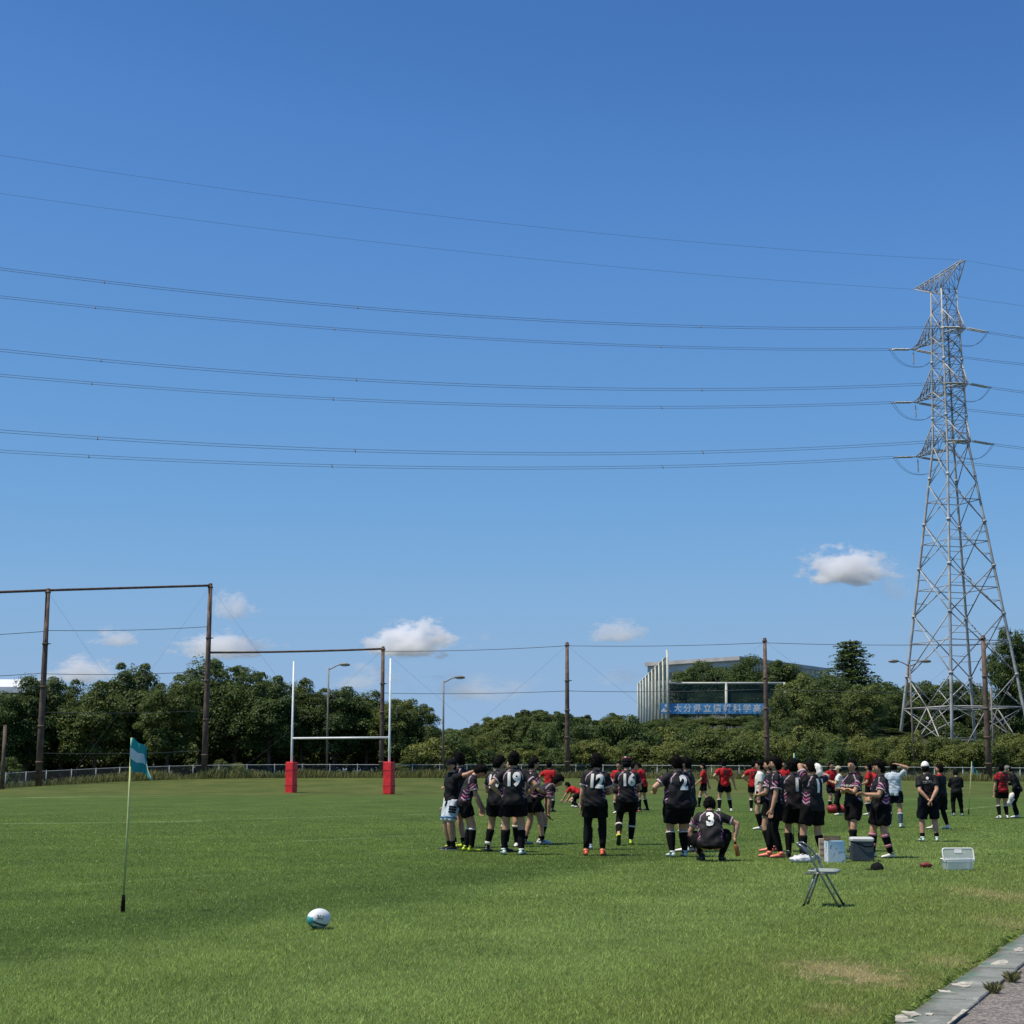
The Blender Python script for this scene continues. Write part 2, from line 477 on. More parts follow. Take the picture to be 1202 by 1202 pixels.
# flaked white paint left on the slabs
def flake(pts, parent, z=.034):
    cen = Vector((sum(p[0] for p in pts) / len(pts), sum(p[1] for p in pts) / len(pts), 0))
    q = []
    for i, (u, v) in enumerate(pts):
        u2, v2 = pts[(i + 1) % len(pts)]
        for k in range(3):
            t = k / 3
            q.append((u + (u2 - u) * t + rk.uniform(-1.6, 1.6), v + (v2 - v) * t + rk.uniform(-.8, .8)))
    P_ = [inv @ gp(u, v, z) for u, v in q]
    n_ = len(P_)
    mb = MB(); mb.add(P_ + [p - Vector((0, 0, .006)) for p in P_], [tuple(range(n_))] + [(i, (i + 1) % n_, n_ + (i + 1) % n_, n_ + i)[::-1] for i in range(n_)])
    mb.build('paint_flake', m_lime, parent, False)
for pts in ([(1051, 1191), (1060, 1190), (1067, 1196), (1079, 1199), (1062, 1200), (1050, 1198)], [(1058, 1187), (1074, 1187), (1082, 1191), (1070, 1193)],
            [(1118, 1155), (1130, 1152), (1143, 1151), (1138, 1158), (1122, 1157)], [(1100, 1162), (1115, 1162.5), (1124, 1165), (1104, 1164)],
            [(1163, 1131), (1175, 1126), (1184, 1128), (1180, 1132), (1168, 1133)], [(1190, 1114), (1200, 1111.5), (1203, 1115), (1192, 1116.5)], [(1086, 1189.5), (1096, 1189), (1096, 1190.5), (1088, 1191)]):
    flake(pts, kerb)
flake([(1111, 1201), (1117, 1196), (1131, 1184), (1137, 1185), (1122, 1196), (1114, 1202)], kerb, .036)
# asphalt beyond the kerb
mb = MB()
for i in range(24):
    s0, s1 = 3 + i * 1.2, 3 + (i + 1) * 1.2
    for j in range(6):
        c0 = KERB_C + SLAB_W + .006 + j * 1.5; c1 = c0 + 1.5
        mb.add([cd(c0, s0, .012), cd(c1, s0, .012), cd(c1, s1, .012), cd(c0, s1, .012)], [(0, 1, 2, 3)])
tag(mb.build('asphalt_path', m_asph, smooth=False), kind='structure')

# weed tufts in the joint
def tuft(n, h, spread, seed, wid=.004):
    rs = random.Random(seed); mb = MB()
    for i in range(n):
        a = rs.uniform(0, 6.283); l = rs.uniform(.2, 1) * spread; hh = h * rs.uniform(.5, 1.1)
        b = Vector((rs.gauss(0, spread * .2), rs.gauss(0, spread * .2), 0)); d = Vector((math.cos(a), math.sin(a), 0)); w = Vector((-d.y, d.x, 0)) * wid
        mb.add([b - w, b + w, b + d * l * .5 + w * .8 + Vector((0, 0, hh * .75)), b + d * l + Vector((0, 0, hh)), b + d * l * .5 - w * .8 + Vector((0, 0, hh * .75))], [(0, 1, 2, 3, 4)])
    return mb
m_weed = plain('weed_blades', (.24, .23, .10), .7, .3, 20, spec=.2)
for (u, v, sd_, w) in ((1166, 1166, 3, 'nearer'), (1188, 1153, 4, 'farther')):
    o = tuft(160, .075, .07, sd_, .0014).build('weed_tuft', m_weed, smooth=False); o.location = gp(u, v, .012)
    tag(o, 'dry weed tuft growing from the kerb joint, the %s of the two' % w, 'weed', 'weed tufts in the kerb joint')
# ------------------------------------------------------------------ foliage
def leaf_mat(name, c1, c2, c3):
    m, N, P = new_mat(name)
    t = N.node('ShaderNodeAttribute', attribute_name='tint').outputs['Fac']
    oi = N.node('ShaderNodeObjectInfo').outputs['Random']
    f = N.math('ADD', N.math('MULTIPLY', t, .75), N.math('MULTIPLY', oi, .5))
    cr = N.mix(N.remap(f, .0, .55, 0, 1, False), c1, c2)
    cr = N.mix(N.remap(f, .55, 1.1, 0, 1, False), cr, c3)
    N.put(P.inputs['Base Color'], cr)
    P.inputs['Roughness'].default_value = .55; P.inputs['Specular IOR Level'].default_value = .3
    tr = N.node('ShaderNodeBsdfTranslucent'); N.put(tr.inputs[0], N.mix(.5, cr, (.12, .16, .03)))
    mx = N.node('ShaderNodeMixShader'); mx.inputs[0].default_value = .3
    N.nt.links.new(P.outputs[0], mx.inputs[1]); N.nt.links.new(tr.outputs[0], mx.inputs[2])
    N.nt.links.new(mx.outputs[0], N.nt.nodes['Material Output'].inputs[0])
    return m
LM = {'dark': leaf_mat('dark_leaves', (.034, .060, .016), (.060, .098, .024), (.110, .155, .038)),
      'olive': leaf_mat('olive_leaves', (.050, .076, .018), (.094, .130, .030), (.158, .19, .045)),
      'light': leaf_mat('yellow_green_leaves', (.082, .108, .022), (.142, .168, .036), (.22, .235, .058)),
      'plume': leaf_mat('bamboo_leaves', (.055, .075, .022), (.09, .115, .034), (.13, .15, .05))}
m_bark = plain('bark', (.085, .068, .05), .9, .3, 5, spec=.2, bump=.5)

def leaves_np(C, rad, per, size, rs, up=.35, flat=.8, tint0=None):
    """leaf quads round lobe centres C (n,3) with radii rad"""
    n = len(C)
    idx = np.repeat(np.arange(n), per); m = len(idx)
    d = rs.randn(m, 3); d /= np.linalg.norm(d, axis=1)[:, None]
    d[:, 2] = np.where(d[:, 2] < -.35, -d[:, 2] * .8, d[:, 2])
    r = rad[idx] * (.62 + .45 * rs.rand(m) ** .6)
    P = C[idx] + d * r[:, None] * np.array([1, 1, flat])
    nrm = d * .75 + rs.randn(m, 3) * .34 + np.array([0, 0, up]); nrm /= np.linalg.norm(nrm, axis=1)[:, None]
    h = rs.randn(m, 3); a = np.cross(nrm, h); a /= np.linalg.norm(a, axis=1)[:, None] + 1e-9
    b = np.cross(nrm, a)
    s = size * (.6 + .8 * rs.rand(m))[:, None]
    fold = nrm * s * .18
    V = np.stack([P - a * s * .5, P - b * s * .34 + fold, P + a * s * .55, P + b * s * .34 + fold], 1).reshape(-1, 3)
    b0 = np.arange(m) * 4
    F = np.stack([b0, b0 + 1, b0 + 2, b0 + 3], 1)
    lob = rs.rand(n) if tint0 is None else tint0
    t = np.clip(.65 * lob[idx] + .35 * rs.rand(m), 0, 1)
    return V, F, np.repeat(t, 4)

def limb(mb, p0, p1, r0, r1, rs, bend=.12, n=5):
    p0 = Vector(p0); p1 = Vector(p1); L = (p1 - p0).length
    o = Vector((rs.uniform(-1, 1), rs.uniform(-1, 1), rs.uniform(-.3, .3))) * L * bend
    pts = [p0.lerp(p1, i / n) + o * math.sin(math.pi * i / n) for i in range(n + 1)]
    mb.tube(pts, [r0 + (r1 - r0) * i / n for i in range(n + 1)], 7)

def make_tree(seed, h, rx, low, nl, per, leaf, mat, trunk_r=.2, shape='round', lobe=.26):
    """returns (crown mesh, trunk mesh): crown between low*h and h, half width rx"""
    rs = np.random.RandomState(seed); rr = random.Random(seed)
    C = []; 
    zc = h * (1 + low) / 2; hz = h * (1 - low) / 2
    while len(C) < nl:
        p = rs.randn(3); p /= np.linalg.norm(p)
        q = rs.rand() ** .38
        if shape == 'round': w = 1.0
        x = p * q
        if shape == 'egg': x[:2] *= (1.0 - .35 * max(0, x[2]))
        if shape == 'plume': x[:2] *= (1.0 - .55 * (x[2] + 1) / 2)
        if x[2] < -.85: continue
        C.append((x[0] * rx * .82, x[1] * rx * .82, zc + x[2] * hz * .84))
    C = np.array(C)
    rad = rx * lobe * (.65 + .75 * rs.rand(nl))
    # ragged top shoots
    k = max(4, nl // 7)
    hi = np.argsort(C[:, 2])[-max(8, nl // 3):]; pick = hi[rs.randint(0, len(hi), k)]
    T = C[pick] + np.stack([rs.randn(k) * .4, rs.randn(k) * .4, .35 + .3 * rs.rand(k)], 1) * rad[pick][:, None]
    C = np.concatenate([C, T]); rad = np.concatenate([rad, rx * lobe * (.45 + .35 * rs.rand(k))])
    Vv, Fv, tv = leaves_np(C, rad, per, leaf, rs)
    crown = np_mesh('crown', Vv, Fv, mat, False, {'tint': ('POINT', tv)})
    mb = MB()
    top = Vector((rr.uniform(-.1, .1) * rx, rr.uniform(-.1, .1) * rx, h * .72))
    mb.tube([(0, 0, -.6), (0, 0, 0), (top.x * .3, top.y * .3, h * .3), top], [trunk_r * 1.5, trunk_r * 1.15, trunk_r * .8, trunk_r * .25], 9)
    for i in rr.sample(range(nl), min(nl, 12)):
        z0 = rr.uniform(.15, .5) * h
        limb(mb, (top.x * z0 / h, top.y * z0 / h, z0), C[i], trunk_r * .42, trunk_r * .08, rr)
    return crown, mb.mesh('trunk', m_bark)

def make_conifer(seed, h, rx):
    rs = np.random.RandomState(seed); rr = random.Random(seed); mb = MB()
    mb.tube([(0, 0, -.5), (0, 0, h * .5), (0, 0, h)], [.3, .18, .03], 8)
    C = []; rad = []
    z = h * .12
    while z < h * .985:
        w = rx * (1 - z / h) ** .85 * rr.uniform(.75, 1.15) + .12
        k = max(3, int(7 * (1 - z / h) + 3)); a0 = rr.uniform(0, 6)
        for i in range(k):
            a = a0 + 6.283 * i / k + rr.uniform(-.3, .3); L = w * rr.uniform(.55, 1.2)
            e = Vector((math.cos(a) * L, math.sin(a) * L, z + L * rr.uniform(-.02, .22)))
            mb.tube([(0, 0, z), e], [.05, .015], 5)
            for t in np.linspace(.3, 1, max(2, int(L / .45))):
                C.append((e.x * t, e.y * t, z + (e.z - z) * t)); rad.append(.18 + .28 * (1 - t * .5) * min(1, w))
        z += h * rr.uniform(.045, .062)
    Vv, Fv, tv = leaves_np(np.array(C), np.array(rad) * 1.5, 44, .18, rs, .3, .75)
    return np_mesh('crown', Vv, Fv, LM['dark'], False, {'tint': ('POINT', tv)}), mb.mesh('trunk', m_bark)

TREES = {}
for i in range(5): TREES['dark', i] = (*make_tree(20 + i, 9.5, 3.9, .10, 105, 195, .18, LM['dark'], .2, ('round', 'egg')[i % 2], .235), 9.5, 3.9)
for i in range(4): TREES['olive', i] = (*make_tree(40 + i, 9.0, 3.8, .08, 98, 195, .18, LM['olive'], .18, ('egg', 'round')[i % 2], .235), 9.0, 3.8)
for i in range(5): TREES['shrub', i] = (*make_tree(60 + i, 3.6, 2.2, .02, 46, 170, .145, LM['light'], .06, 'round', .3), 3.6, 2.2)
for i in range(4): TREES['shrub_olive', i] = (*make_tree(80 + i, 4.4, 2.4, .02, 50, 170, .16, LM['olive'], .07, 'egg', .3), 4.4, 2.4)
for i in range(3): TREES['plume', i] = (*make_tree(100 + i, 7.0, 1.5, .05, 50, 110, .24, LM['plume'], .05, 'plume', .34), 7.0, 1.5)
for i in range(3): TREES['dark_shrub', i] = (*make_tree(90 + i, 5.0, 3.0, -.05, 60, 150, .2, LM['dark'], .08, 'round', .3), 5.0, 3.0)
TREES['conifer', 0] = (*make_conifer(5, 10.0, 2.3), 10.0, 2.3)

def plant(name, kind, u, vtop, Y, wpx, label, cat, group, seed):
    rr = random.Random(seed)
    ks = [k for k in TREES if k[0] == kind]; k = ks[rr.randrange(len(ks))]
    crown, trunk, h0, r0 = TREES[k]
    p = at(u, 900, Y); z = Hs(p.x, Y); top = at(u, vtop, Y).z
    sz = (top - z) / (h0 * 1.02); w = wpx * Y / FPX / 2; sx = w / (r0 * 1.05)
    e = empty(name, (p.x, Y, z - .05), rr.uniform(0, 6.28)); e.scale = (sx, sx * rr.uniform(.9, 1.1), sz)
    link('crown', crown, e); link('trunk', trunk, e)
    tag(e, label, cat, group)
    return e

ORD = ['first', 'second', 'third', 'fourth', 'fifth', 'sixth', 'seventh', 'eighth', 'ninth', 'tenth', 'eleventh', 'twelfth', 'thirteenth', 'fourteenth', 'fifteenth', 'sixteenth']
LEFT = [(-14, 803, 124, 92), (30, 790, 127, 88), (72, 789, 129, 84), (112, 797, 126, 84), (154, 774, 130, 92), (196, 793, 126, 80), (234, 768, 131, 98), (276, 775, 130, 92), (316, 789, 128, 86), (354, 794, 130, 84), (392, 801, 130, 84), (430, 804, 131, 84), (463, 814, 130, 72), (489, 822, 131, 58)]
for i, (u, v, Y, w) in enumerate(LEFT):
    plant('broadleaf_tree', 'olive' if i in (3, 5, 9, 12) else 'dark', u, v, Y, w * 1.12, 'leafy tree behind the goal, %s from the left in its row' % ORD[i], 'tree', 'trees in the row behind the goal', 300 + i)
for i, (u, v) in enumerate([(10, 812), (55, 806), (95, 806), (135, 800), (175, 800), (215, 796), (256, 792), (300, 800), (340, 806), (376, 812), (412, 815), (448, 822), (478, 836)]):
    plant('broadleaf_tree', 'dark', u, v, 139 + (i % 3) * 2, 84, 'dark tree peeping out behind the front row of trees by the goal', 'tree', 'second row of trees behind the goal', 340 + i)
for i, u in enumerate((-22, 12, 266, 281, 468, 497)):
    plant('shrub', 'shrub_olive' if i % 3 else 'shrub', u + R.uniform(-5, 5), R.uniform(884, 896), np.interp(u, [0, 240, 520], [116, 122, 124]) + R.uniform(0, 2), R.uniform(24, 40), 'low shrub in the shade under the trees behind the goal', 'shrub', 'shrubs under the trees behind the goal', 380 + i)
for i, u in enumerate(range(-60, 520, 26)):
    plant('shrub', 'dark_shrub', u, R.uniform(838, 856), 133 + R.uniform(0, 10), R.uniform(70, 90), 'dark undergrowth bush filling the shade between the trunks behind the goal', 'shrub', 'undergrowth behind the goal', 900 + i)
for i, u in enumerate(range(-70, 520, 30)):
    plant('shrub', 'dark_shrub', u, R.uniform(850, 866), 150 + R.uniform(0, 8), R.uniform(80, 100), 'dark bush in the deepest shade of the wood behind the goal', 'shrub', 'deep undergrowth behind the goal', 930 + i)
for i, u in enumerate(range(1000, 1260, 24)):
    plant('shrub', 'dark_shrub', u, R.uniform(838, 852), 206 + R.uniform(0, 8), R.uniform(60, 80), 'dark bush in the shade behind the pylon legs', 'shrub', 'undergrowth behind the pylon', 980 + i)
# hedge and thicket from the middle to the right
k = 0
for i, u in enumerate(np.arange(486, 1262, 19.0)):
    v = np.interp(u, [486, 540, 620, 700, 760, 860, 960, 1060, 1160, 1250], [872, 872, 870, 872, 870, 868, 870, 872, 872, 870]) + R.uniform(-13, 9)
    plant('shrub', R.choice(['shrub', 'shrub', 'shrub', 'shrub_olive', 'shrub_olive', 'dark_shrub']), u + R.uniform(-6, 6), v, 124 + R.uniform(0, 3), R.uniform(38, 66), 'yellow-green bush in the hedge right behind the wire fence', 'shrub', 'front hedge bushes along the fence', 420 + i)
for i, u in enumerate(np.arange(505, 1262, 23.0)):
    v = np.interp(u, [500, 540, 580, 640, 700, 760, 830, 900, 1000, 1100, 1250], [864, 854, 850, 848, 852, 852, 850, 852, 858, 866, 866]) + R.uniform(-12, 9)
    plant('shrub', R.choice(['shrub_olive', 'shrub', 'dark_shrub', 'olive', 'shrub_olive']), u + R.uniform(-7, 7), v, 136 + R.uniform(0, 6), R.uniform(40, 78), 'green bush in the thicket behind the front hedge', 'shrub', 'thicket bushes behind the front hedge', 480 + i)
for i, u in enumerate(np.arange(512, 960, 21.0)):
    v = np.interp(u, [510, 545, 570, 600, 640, 680, 700, 725, 745, 780, 830, 900, 960], [860, 852, 845, 838, 836, 843, 850, 841, 849, 846, 847, 846, 842]) + R.uniform(-4, 6)
    plant('broadleaf_tree', 'olive' if i % 3 else 'dark', u + R.uniform(-6, 6), v, 156 + R.uniform(0, 8), R.uniform(56, 74), 'small rounded tree on the wooded rise behind the thicket', 'tree', 'small trees on the rise', 520 + i)
for i in range(26):
    u = 556 + i * 6.4 + R.uniform(-3, 3); v = np.interp(u, [556, 585, 610, 650, 690, 720], [846, 836, 829, 828, 837, 846]) + R.uniform(-3, 5)
    plant('bamboo_clump', 'plume', u, v, 172 + R.uniform(0, 8), R.uniform(17, 26), 'feathery upright bamboo clump on the crest of the wooded rise', 'bamboo', 'bamboo along the crest of the rise', 560 + i)
for i, (u, v, Y, w, kd) in enumerate([(722, 836, 176, 46, 'olive'), (748, 848, 182, 50, 'olive'), (772, 846, 184, 54, 'olive'), (540, 853, 170, 50, 'olive')]):
    plant('broadleaf_tree', kd, u, v, Y, w, ['round tree left of the tall net posts', 'bushy tree at the foot of the tall net posts', 'bushy tree below the left end of the banner', 'low tree beside the bamboo crest on its left'][i], 'tree', None, 600 + i)
for i, (u, v) in enumerate([(778, 843), (798, 841), (818, 843), (838, 840), (858, 842), (878, 840), (898, 842), (916, 838)]):
    plant('shrub', 'shrub_olive', u, v, 190 + (i % 2) * 3, 44, 'bush on the slope directly below the blue banner', 'shrub', 'bushes below the banner', 950 + i)
for i, (u, v, w) in enumerate([(806, 781, 64), (832, 770, 70), (862, 774, 74), (892, 762, 80), (924, 772, 76), (954, 786, 70)]):
    plant('broadleaf_tree', 'dark', u, v, 232 + (i % 2) * 5, w * 1.15, 'dark round tree between banner and grey hall, %s from the left' % ORD[i], 'tree', 'trees in front of the grey hall', 620 + i)
for i, (u, v, Y, w) in enumerate([(917, 806, 150, 58), (930, 840, 146, 60), (940, 789, 158, 80), (963, 797, 152, 74), (985, 788, 163, 78), (1010, 797, 158, 72), (1022, 808, 176, 66), (1036, 797, 205, 72)]):
    plant('broadleaf_tree', 'dark' if i % 3 == 1 else 'olive', u, v, Y, w * 1.1, 'spreading tree between banner and pylon, %s from the left' % ORD[i], 'tree', 'trees between the banner and the pylon', 640 + i)
for i, (u, v, Y) in enumerate([(984, 846, 170), (1002, 850, 174), (1020, 848, 178), (1036, 853, 182), (1050, 858, 180), (1012, 858, 160), (1040, 862, 166), (1064, 862, 176)]):
    plant('shrub', 'shrub_olive' if i % 2 else 'dark_shrub', u, v, Y, 46, 'bush on the slope at the left foot of the pylon', 'shrub', 'bushes left of the pylon foot', 960 + i)
plant('conifer_tree', 'conifer', 1003, 748, 188, 112, 'pointed conifer rising above the trees left of the pylon', 'tree', None, 660)
for i, (u, v, Y, w) in enumerate([(1050, 801, 212, 70), (1082, 794, 215, 74), (1112, 790, 214, 76), (1138, 795, 217, 72), (1160, 806, 215, 66)]):
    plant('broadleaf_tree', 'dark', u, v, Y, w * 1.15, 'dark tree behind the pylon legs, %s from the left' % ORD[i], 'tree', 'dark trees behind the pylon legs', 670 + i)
for i, (u, v, Y, w) in enumerate([(1194, 727, 208, 74), (1216, 740, 212, 90)]):
    plant('broadleaf_tree', 'dark', u, v, Y, w, ['tall dark tree behind the right leg of the pylon', 'tall dark tree cut off by the right picture edge'][i], 'tree', None, 690 + i)

# rough growth along the fence
def weeds():
    rs = np.random.RandomState(77)
    n = 60000
    x = rs.uniform(-52, 52, n); fy = np.interp(x, FX, FY)
    y = fy + .1 + rs.randn(n) * .75 - .25
    dens = .5 + .5 * np.sin(x * .9 + np.sin(x * .31) * 3) * np.sin(x * .37 + 1)
    k = rs.rand(n) < .35 + .65 * dens
    x, y = x[k], y[k]; n = len(x); z = H(x, y)
    h = (.18 + .42 * rs.rand(n) ** 1.6) * (.6 + .7 * (dens[k]))
    h *= np.where(x < -18, 1.25, 1)
    az = rs.rand(n) * 6.283; l = .35 * h
    wx, wy = np.cos(az + 1.57) * .014, np.sin(az + 1.57) * .014
    V = np.stack([np.stack([x - wx, y - wy, z - .05], 1), np.stack([x + wx, y + wy, z - .05], 1), np.stack([x + np.cos(az) * l * .5 + wx, y + np.sin(az) * l * .5 + wy, z + h * .7], 1), np.stack([x + np.cos(az) * l, y + np.sin(az) * l, z + h], 1)], 1).reshape(-1, 3)
    b = np.arange(n) * 4
    return np_mesh('tall_grass', V, np.stack([b, b + 1, b + 2, b + 3], 1), leaf_mat('rough_grass_blades', (.11, .13, .035), (.17, .18, .055), (.28, .26, .10)), False, {'tint': ('POINT', np.repeat(rs.rand(n), 4))})
tag(link('tall_grass', weeds()), 'rough tall grass and weeds along the foot of the wire fence', 'grass', kind='stuff')

# ------------------------------------------------------------------ wire fence
m_galv = plain('galvanised_steel', (.42, .43, .42), .5, .15, 9, metal=.0)
m_wire = plain('fence_wire', (.20, .21, .20), .6, .1, 9, metal=.2)
fence = empty('wire_fence', (0, 118, Hs(0, 118))); tag(fence, 'long low galvanised wire fence behind the pitch', 'fence')
fo = fence.location
# evenly spaced posts along the line
dense = []
for i in range(len(FP) - 1):
    L = (FP[i + 1].xy - FP[i].xy).length; k = max(2, int(L / .25))
    for j in range(k): dense.append(FP[i].lerp(FP[i + 1], j / k))
line = []; acc = 0; last = None; FH = .98
for p in dense:
    if last is None or (p.xy - last.xy).length >= 1.86:
        if -56 < p.x < 56: line.append(p); last = p
pm = MB(); pm.tube([(0, 0, -.2), (0, 0, FH + .02)], .034, 8); pm.tube([(0, 0, FH + .02), (0, 0, FH + .05)], [.038, .02], 8); pmesh = pm.mesh('post', m_galv)
for p in line:
    o = link('post', pmesh, fence); o.location = Vector((p.x, p.y, Hs(p.x, p.y))) - fo
rail = MB(); rail.tube([Vector((p.x, p.y - .03, Hs(p.x, p.y) + FH - .02)) - fo for p in line], .026, 6); rail.build('top_rail', m_galv, fence)
wm = MB()
for i in range(len(line) - 1):
    a, b = line[i], line[i + 1]; za, zb = Hs(a.x, a.y), Hs(b.x, b.y)
    n_ = 14
    for k in range(-n_ // 2 - 1, n_ + 1):
        for s in (1, -1):
            # diagonal strand clipped to the panel
            t0, t1 = k / n_, k / n_ + .5
            h0, h1 = 0.04, FH - .05
            if t0 < 0: h0 += (h1 - h0) * (-t0) / .5; t0 = 0
            if t1 > 1: h1 -= (h1 - h0) * (t1 - 1) / (t1 - t0); t1 = 1
            if t1 - t0 < .02: continue
            ta, tb = (t0, t1) if s > 0 else (1 - t0, 1 - t1)
            pa = Vector((a.x + (b.x - a.x) * ta, a.y + (b.y - a.y) * ta, za + (zb - za) * ta + h0)); pb = Vector((a.x + (b.x - a.x) * tb, a.y + (b.y - a.y) * tb, za + (zb - za) * tb + h1))
            wm.tube([pa - fo, pb - fo], .004, 3, False)
wmo = wm.build('wire_mesh', m_wire, fence, False); wmo['kind'] = 'stuff'

# ------------------------------------------------------------------ poles of the ball-stop, beams, cables
m_rust = plain('rusty_brown_steel', (.135, .085, .062), .75, .28, 3.0, metal=.1, bump=.15)
m_cable = plain('dark_cable', (.06, .065, .07), .6, .1, 3)
POLES = [(45, 921.5, 57.5, 692, .205, 'leftmost tall brown pole, under the long top beam'), (239.5, 914.5, 248, 686, .205, 'tall brown pole where the two beams meet left of the goal'), (447.5, 913, 450, 760, .165, 'shorter brown pole behind the right goal post'),
         (666, 913, 666.5, 755, .17, 'slim brown pole standing alone behind the middle of the players'), (901, 914.5, 899, 750, .18, 'brown pole standing in front of the blue banner'), (1161.5, 917, 1154.5, 747, .21, 'thick brown pole in front of the right pylon leg')]
PB = []; PT = []
for i, (u, v, ut, vt, r, lab) in enumerate(POLES):
    p = at(u, v, float(np.interp(u, [q[0] for q in FENCE], [q[1] for q in FENCE])) - .5); z0 = Hs(p.x, p.y); top = at(ut, vt, p.y)
    e = empty('net_pole', (p.x, p.y, z0)); tag(e, lab, 'pole', 'brown ball-stop poles along the fence')
    h = top.z - z0; dx = (top.x - p.x) * .35
    mb = MB(); mb.tube([(0, 0, -.6), (dx * .3, 0, h * .3), (dx * .6, 0, h * .6), (dx, 0, h)], [r * 1.12, r * 1.04, r * .92, r * .74], 12); mb.build('shaft', m_rust, e)
    for t in (.12, .3, .5, .72, .985):
        b = MB(); rr_ = r * (1.12 - .38 * t); b.tube([(dx * t, 0, h * t - .06), (dx * t, 0, h * t + .06)], rr_ + .045, 12); b.build('clamp_band', m_rust, e)
        if t in (.3, .72):
            b = MB(); b.tube([(dx * t + rr_, -.05, h * t), (dx * t + rr_ + .22, -.05, h * t)], .03, 6); b.build('bracket', m_rust, e)
    cp = MB(); cp.ell((dx, 0, h), r * .78, r * .78, .1); cp.build('cap', m_rust, e)
    PB.append(Vector((p.x, p.y, z0))); PT.append(Vector((p.x + dx, p.y, z0 + h)))
e = empty('net_pole', at(2.5, 923, 101)); z0 = Hs(e.location.x, 101); e.location.z = z0; tag(e, 'short brown post at the left picture edge by the fence', 'pole', 'brown ball-stop poles along the fence')
hh_ = at(2.5, 852, 101).z - z0; b = MB(); b.tube([(0, 0, -.4), (0, 0, hh_)], [.14, .11], 10); b.build('shaft', m_rust, e); b = MB(); b.ell((0, 0, hh_), .12, .12, .05); b.build('cap', m_rust, e)
def beam(a, b, r, lab, sag=0):
    mb = MB(); o = a.lerp(b, .5)
    mb.tube([a + (b - a) * t - o - Vector((0, 0, sag * 4 * t * (1 - t))) for t in np.linspace(0, 1, 9)], r, 10)
    x = mb.build('beam', m_rust); x.location = o; tag(x, lab, 'beam', 'brown steel beams between the tall poles'); return x
LFT = at(-120, 699.5, PT[0].y - 5)
beam(LFT, PT[0] - Vector((0, 0, .05)), .09, 'brown top beam running out of the left picture edge')
beam(PT[0] - Vector((0, 0, .05)), PT[1] - Vector((0, 0, .08)), .09, 'long brown beam across the tops of the two tall poles')
zz = at(245, 766, PT[1].y).z
P2m = PB[1] + (PT[1] - PB[1]) * ((zz - PB[1].z) / (PT[1].z - PB[1].z))
beam(P2m, PT[2] - Vector((0, 0, .1)), .08, 'lower brown beam above the goal between two poles', .06)
def cable(name, pts, r, lab, cat, grp, mat=None, n=6):
    o = pts[0].lerp(pts[-1], .5); mb = MB(); mb.tube([p - o for p in pts], r, n, True)
    x = mb.build(name, mat or m_cable); x.location = o; tag(x, lab, cat, grp); return x
def span(a, b, sag, k=14): return [a.lerp(b, t) - Vector((0, 0, sag * 4 * t * (1 - t))) for t in np.linspace(0, 1, k)]
def onpole(i, v):   # point on pole i at pixel row v
    t = (at(POLES[i][0], v, PB[i].y).z - PB[i].z) / (PT[i].z - PB[i].z); return PB[i].lerp(PT[i], t)
CS = [(0, 1, 740, 735.5, 'upper thin cable between the two tall left poles'), (0, 1, 791, 788, 'lower thin cable between the two tall left poles'),
      (0, 1, 836, 834, 'cable crossing the left trees between the two tall poles'), (0, 1, 884, 881, 'lowest cable between the two tall left poles'),
      (2, 3, 764.5, 758, 'top cable from the pole behind the goal to the lone middle pole'), (2, 3, 813.5, 811, 'lower cable from the pole behind the goal to the lone middle pole'),
      (3, 4, 758, 754.5, 'top cable from the lone middle pole to the pole before the banner'), (3, 4, 811, 809, 'lower cable from the lone middle pole to the pole before the banner'),
      (4, 5, 754.5, 756, 'top cable from the banner pole to the thick right pole'), (4, 5, 809, 812, 'lower cable from the banner pole to the thick right pole')]
for a, b, va, vb, lab in CS: cable('cable', span(onpole(a, va), onpole(b, vb), .12), .022, lab, 'cable', 'cables between the brown poles')
rgt = at(1330, 757, PT[5].y); cable('cable', span(onpole(5, 756), rgt, .1), .022, 'cable from the thick right pole out of the right picture edge', 'cable', 'cables between the brown poles')
for v0, v1, nm in ((741, 748, 'upper'), (790, 796, 'lower')): cable('cable', span(at(-120, v1, PB[0].y - 5), onpole(0, v0), .1), .022, nm + ' cable running from the leftmost tall pole out of the picture', 'cable', 'cables between the brown poles')
for (a, b, lab) in [(0, 1, 'stay wire slanting from the leftmost pole top down towards the next pole'), (1, 0, 'stay wire slanting left from the beam-corner pole top'), (1, 2, 'stay wire slanting across the trees towards the pole behind the goal'), (2, 1, 'stay wire slanting left from the pole behind the goal'),
                    (2, 3, 'stay wire slanting right from the pole behind the goal'), (3, 2, 'stay wire slanting left from the lone middle pole'), (3, 4, 'stay wire slanting right from the lone middle pole'), (4, 3, 'stay wire slanting left from the banner pole'), (4, 5, 'stay wire slanting right from the banner pole'), (5, 4, 'stay wire slanting left from the thick right pole')]:
    tgt = PB[b] + (PB[a] - PB[b]) * .14; tgt.z = Hs(tgt.x, tgt.y)
    cable('stay_wire', span(PT[a] - Vector((0, 0, .15)), tgt, .25), .0055, lab, 'wire', 'stay wires of the brown poles')

